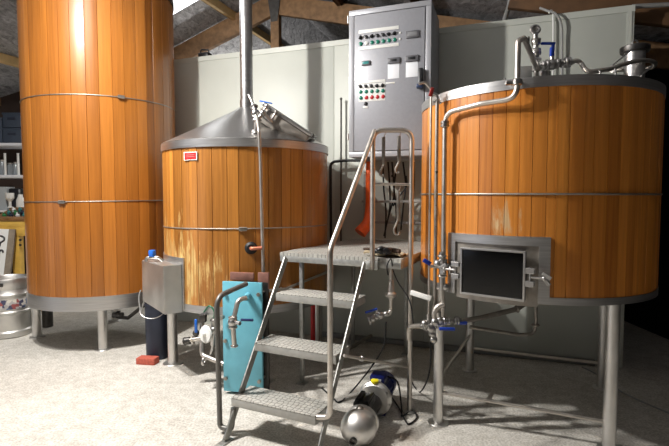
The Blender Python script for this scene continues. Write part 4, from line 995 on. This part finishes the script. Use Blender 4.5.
def crate(px0, px1, z, h, lab, Y):
    x0, x1 = P(px0, 120, Y).x, P(px1, 120, Y).x
    c = thing('storage_crate', lab, 'crate', ((x0+x1)/2, Y+.14, z), 'grey crates on the top shelf')
    part('body', B().box(((x0+x1)/2, Y+.14, z+h/2-.006), (x1-x0, .28, h-.014), bev=.012), CRATE, c)
    part('lip', B().box(((x0+x1)/2, Y+.14, z+h-.014), (x1-x0+.012, .292, .022), bev=.004), CRATE, c)
    part('grip', B().box(((x0+x1)/2, Y-.004, z+h*.6), (.10, .012, .03), bev=.003), NAVY, c)
hcr = (P(10, 112, SY-.2).z-zs)/2-.002
crate(2, 20.5, zs+.001, hcr, 'slate grey crate standing on the top white shelf board', SY-.18)
crate(2.5, 20.5, zs+hcr+.003, hcr, 'slate grey crate stacked on another crate on the top shelf', SY-.18)
crate(-14, 1.5, zs+.001, hcr*1.7, 'tall slate grey crate at the left picture edge on the top shelf', SY-.18)
zs2 = P(10, 175, SY-.2).z
for px, r, h, lab in ((2.5, .036, .2, 'clear jar on the middle shelf at the left picture edge'), (10.5, .038, .16, 'clear jar second from the left on the middle shelf'), (16, .034, .17, 'clear jar on the middle shelf nearest the tall tank')):
    x = P(px, 170, SY-.1).x
    j = thing('glass_jar', lab, 'jar', (x, SY-.1, zs2), 'glass jars on the middle shelf')
    part('glass', B().lathe((x, SY-.1, zs2+.001), Z, [(r*.95, 0), (r, .006), (r, h*.75), (r*.7, h*.86), (r*.7, h*.9)], 20), GLASSY, j)
    part('lid', B().lathe((x, SY-.1, zs2+h*.9), Z, [(r*.78, 0), (r*.78, h*.1), (r*.7, h*.11)], 20), DULL, j)
for px, lab in ((6.5, 'tall pale tube standing left among the jars'), (19.5, 'tall pale tube standing beside the tall tank on the shelf')):
    x = P(px, 170, SY-.14).x; tag(part('tall_tube', B().lathe((x, SY-.16, zs2+.001), Z, [(.018, 0), (.014, .01), (.013, .27), (.016, .28)], 14), WHITE), lab, 'tube', 'tall tubes on the middle shelf')
zs3 = P(10, 210, SY-.2).z
x = P(11, 200, SY-.15).x; gm = thing('grinder', 'small black grinder with a white hopper on the lower shelf', 'grinder', (x, SY-.1, zs3))
part('body', B().box((x, SY-.02, zs3+.141), (.135, .16, .28), bev=.02), BLACKP, gm)
part('hopper', B().lathe((x, SY-.17, zs3+.03), Z, [(.035, 0), (.018, .02), (.018, .08), (.05, .12), (.05, .19)], 18), WHITE, gm)
x = P(2, 200, SY-.15).x; tag(part('pale_box', B().box((x-.05, SY-.02, zs3+.151), (.16, .16, .3), bev=.008), mat('pale_card', (170, 176, 178), .6)), 'pale grey box on the lower shelf at the left picture edge', 'box')
x = P(20.5, 200, SY-.15).x; tag(part('white_jug', B().lathe((x-.02, SY-.12, zs3+.001), Z, [(.04, 0), (.05, .03), (.05, .12), (.03, .17), (.025, .20)], 18), WHITE), 'white jug on the lower shelf beside the tall tank', 'jug')
bcx = P(14, 212, 5.6).x; bb = thing('wooden_tray', 'tilted wooden tray of small bottles standing on the pine workbench', 'tray', (bcx, 5.68, bz+.001))
b = B(); tc_ = V((bcx, 5.70, bz+.07)); tu = V((0, .80, .30)).normalized()
part('tray_base', B().box(tc_, (.34, .30, .012), V((1, 0, 0)), tu, bev=.002), BROWNCLOTH, bb)
b = B(); tw = V((1, 0, 0)).cross(tu)
for ox, oy, w, h in ((-.17, 0, .016, .30), (.17, 0, .016, .30), (0, .15, .34, .016), (0, -.15, .34, .016)): b.box(tc_+V((ox, 0, 0))+tu*oy+tw*.02, (w, h, .05), V((1, 0, 0)), tu, bev=.002)
part('tray_side', b, TIMBER, bb)
cols = (mat('bottle_green', (50, 120, 70), .3), NAVY, WHITE, mat('bottle_teal', (70, 130, 130), .3))
for i in range(3):
    for j in range(4):
        q = tc_+V((-.12+.08*j, 0, 0))+tu*(-.09+.09*i)+tw*.007
        tag(part('small_bottle', B().lathe(q, tw, [(.02, 0), (.022, .01), (.022, .04), (.010, .05), (.010, .065)], 10), cols[(i*3+j) % 4]), 'small bottle lying in rows in the tilted wooden tray', 'bottle', 'small bottles in the wooden tray')

# ------------------------------------------------------------------ lights
def lamp(name, kind, loc, power, size, col, rot=None):
    l = bpy.data.lights.new(name, kind); l.energy = power; l.color = col
    if kind == 'AREA': l.shape = 'DISK'; l.size = size
    else: l.shadow_soft_size = size
    o = bpy.data.objects.new(name, l); C.objects.link(o); o.location = loc
    if rot: o.rotation_euler = rot
    return o
lamp('ceiling_lamp', 'AREA', (-2.35, 2.65, 3.4), 112, .14, (1, .97, .93), V((.90, .16, -.34)).to_track_quat('-Z', 'Y').to_euler())
lamp('lamp_glow', 'POINT', (-2.35, 2.65, 3.5), 26, .08, (1, .97, .93))
lamp('floor_fill', 'AREA', (-2.2, 2.7, 3.97), 190, .14, (1, .97, .93), V((-.22, -.32, -.9)).to_track_quat('-Z', 'Y').to_euler())  # added fill aimed at the left floor, not a separate fixture
lamp('foil_fill', 'POINT', (-1.6, 8.0, 2.3), 70, .1, (1, .97, .93))  # unseen fill added behind the panel wall to brighten the foil from below
w = bpy.data.worlds.new('World'); sc.world = w; w.use_nodes = True
w.node_tree.nodes['Background'].inputs[0].default_value = (.75, .82, 1, 1); w.node_tree.nodes['Background'].inputs[1].default_value = .9

# ------------------------------------------------------------------ camera
cam = bpy.data.cameras.new('camera'); cam.sensor_width = 36; cam.lens = 36*FP/669; cam.clip_start = .05
co = bpy.data.objects.new('camera', cam); C.objects.link(co); co.location = (0, 0, EYE); co.rotation_euler = (math.pi/2-TH, 0, 0)
sc.camera = co
sc.view_settings.view_transform = 'Standard'; sc.view_settings.look = 'None'; sc.view_settings.exposure = .1; sc.view_settings.gamma = 1
sc.view_settings.use_curve_mapping = False
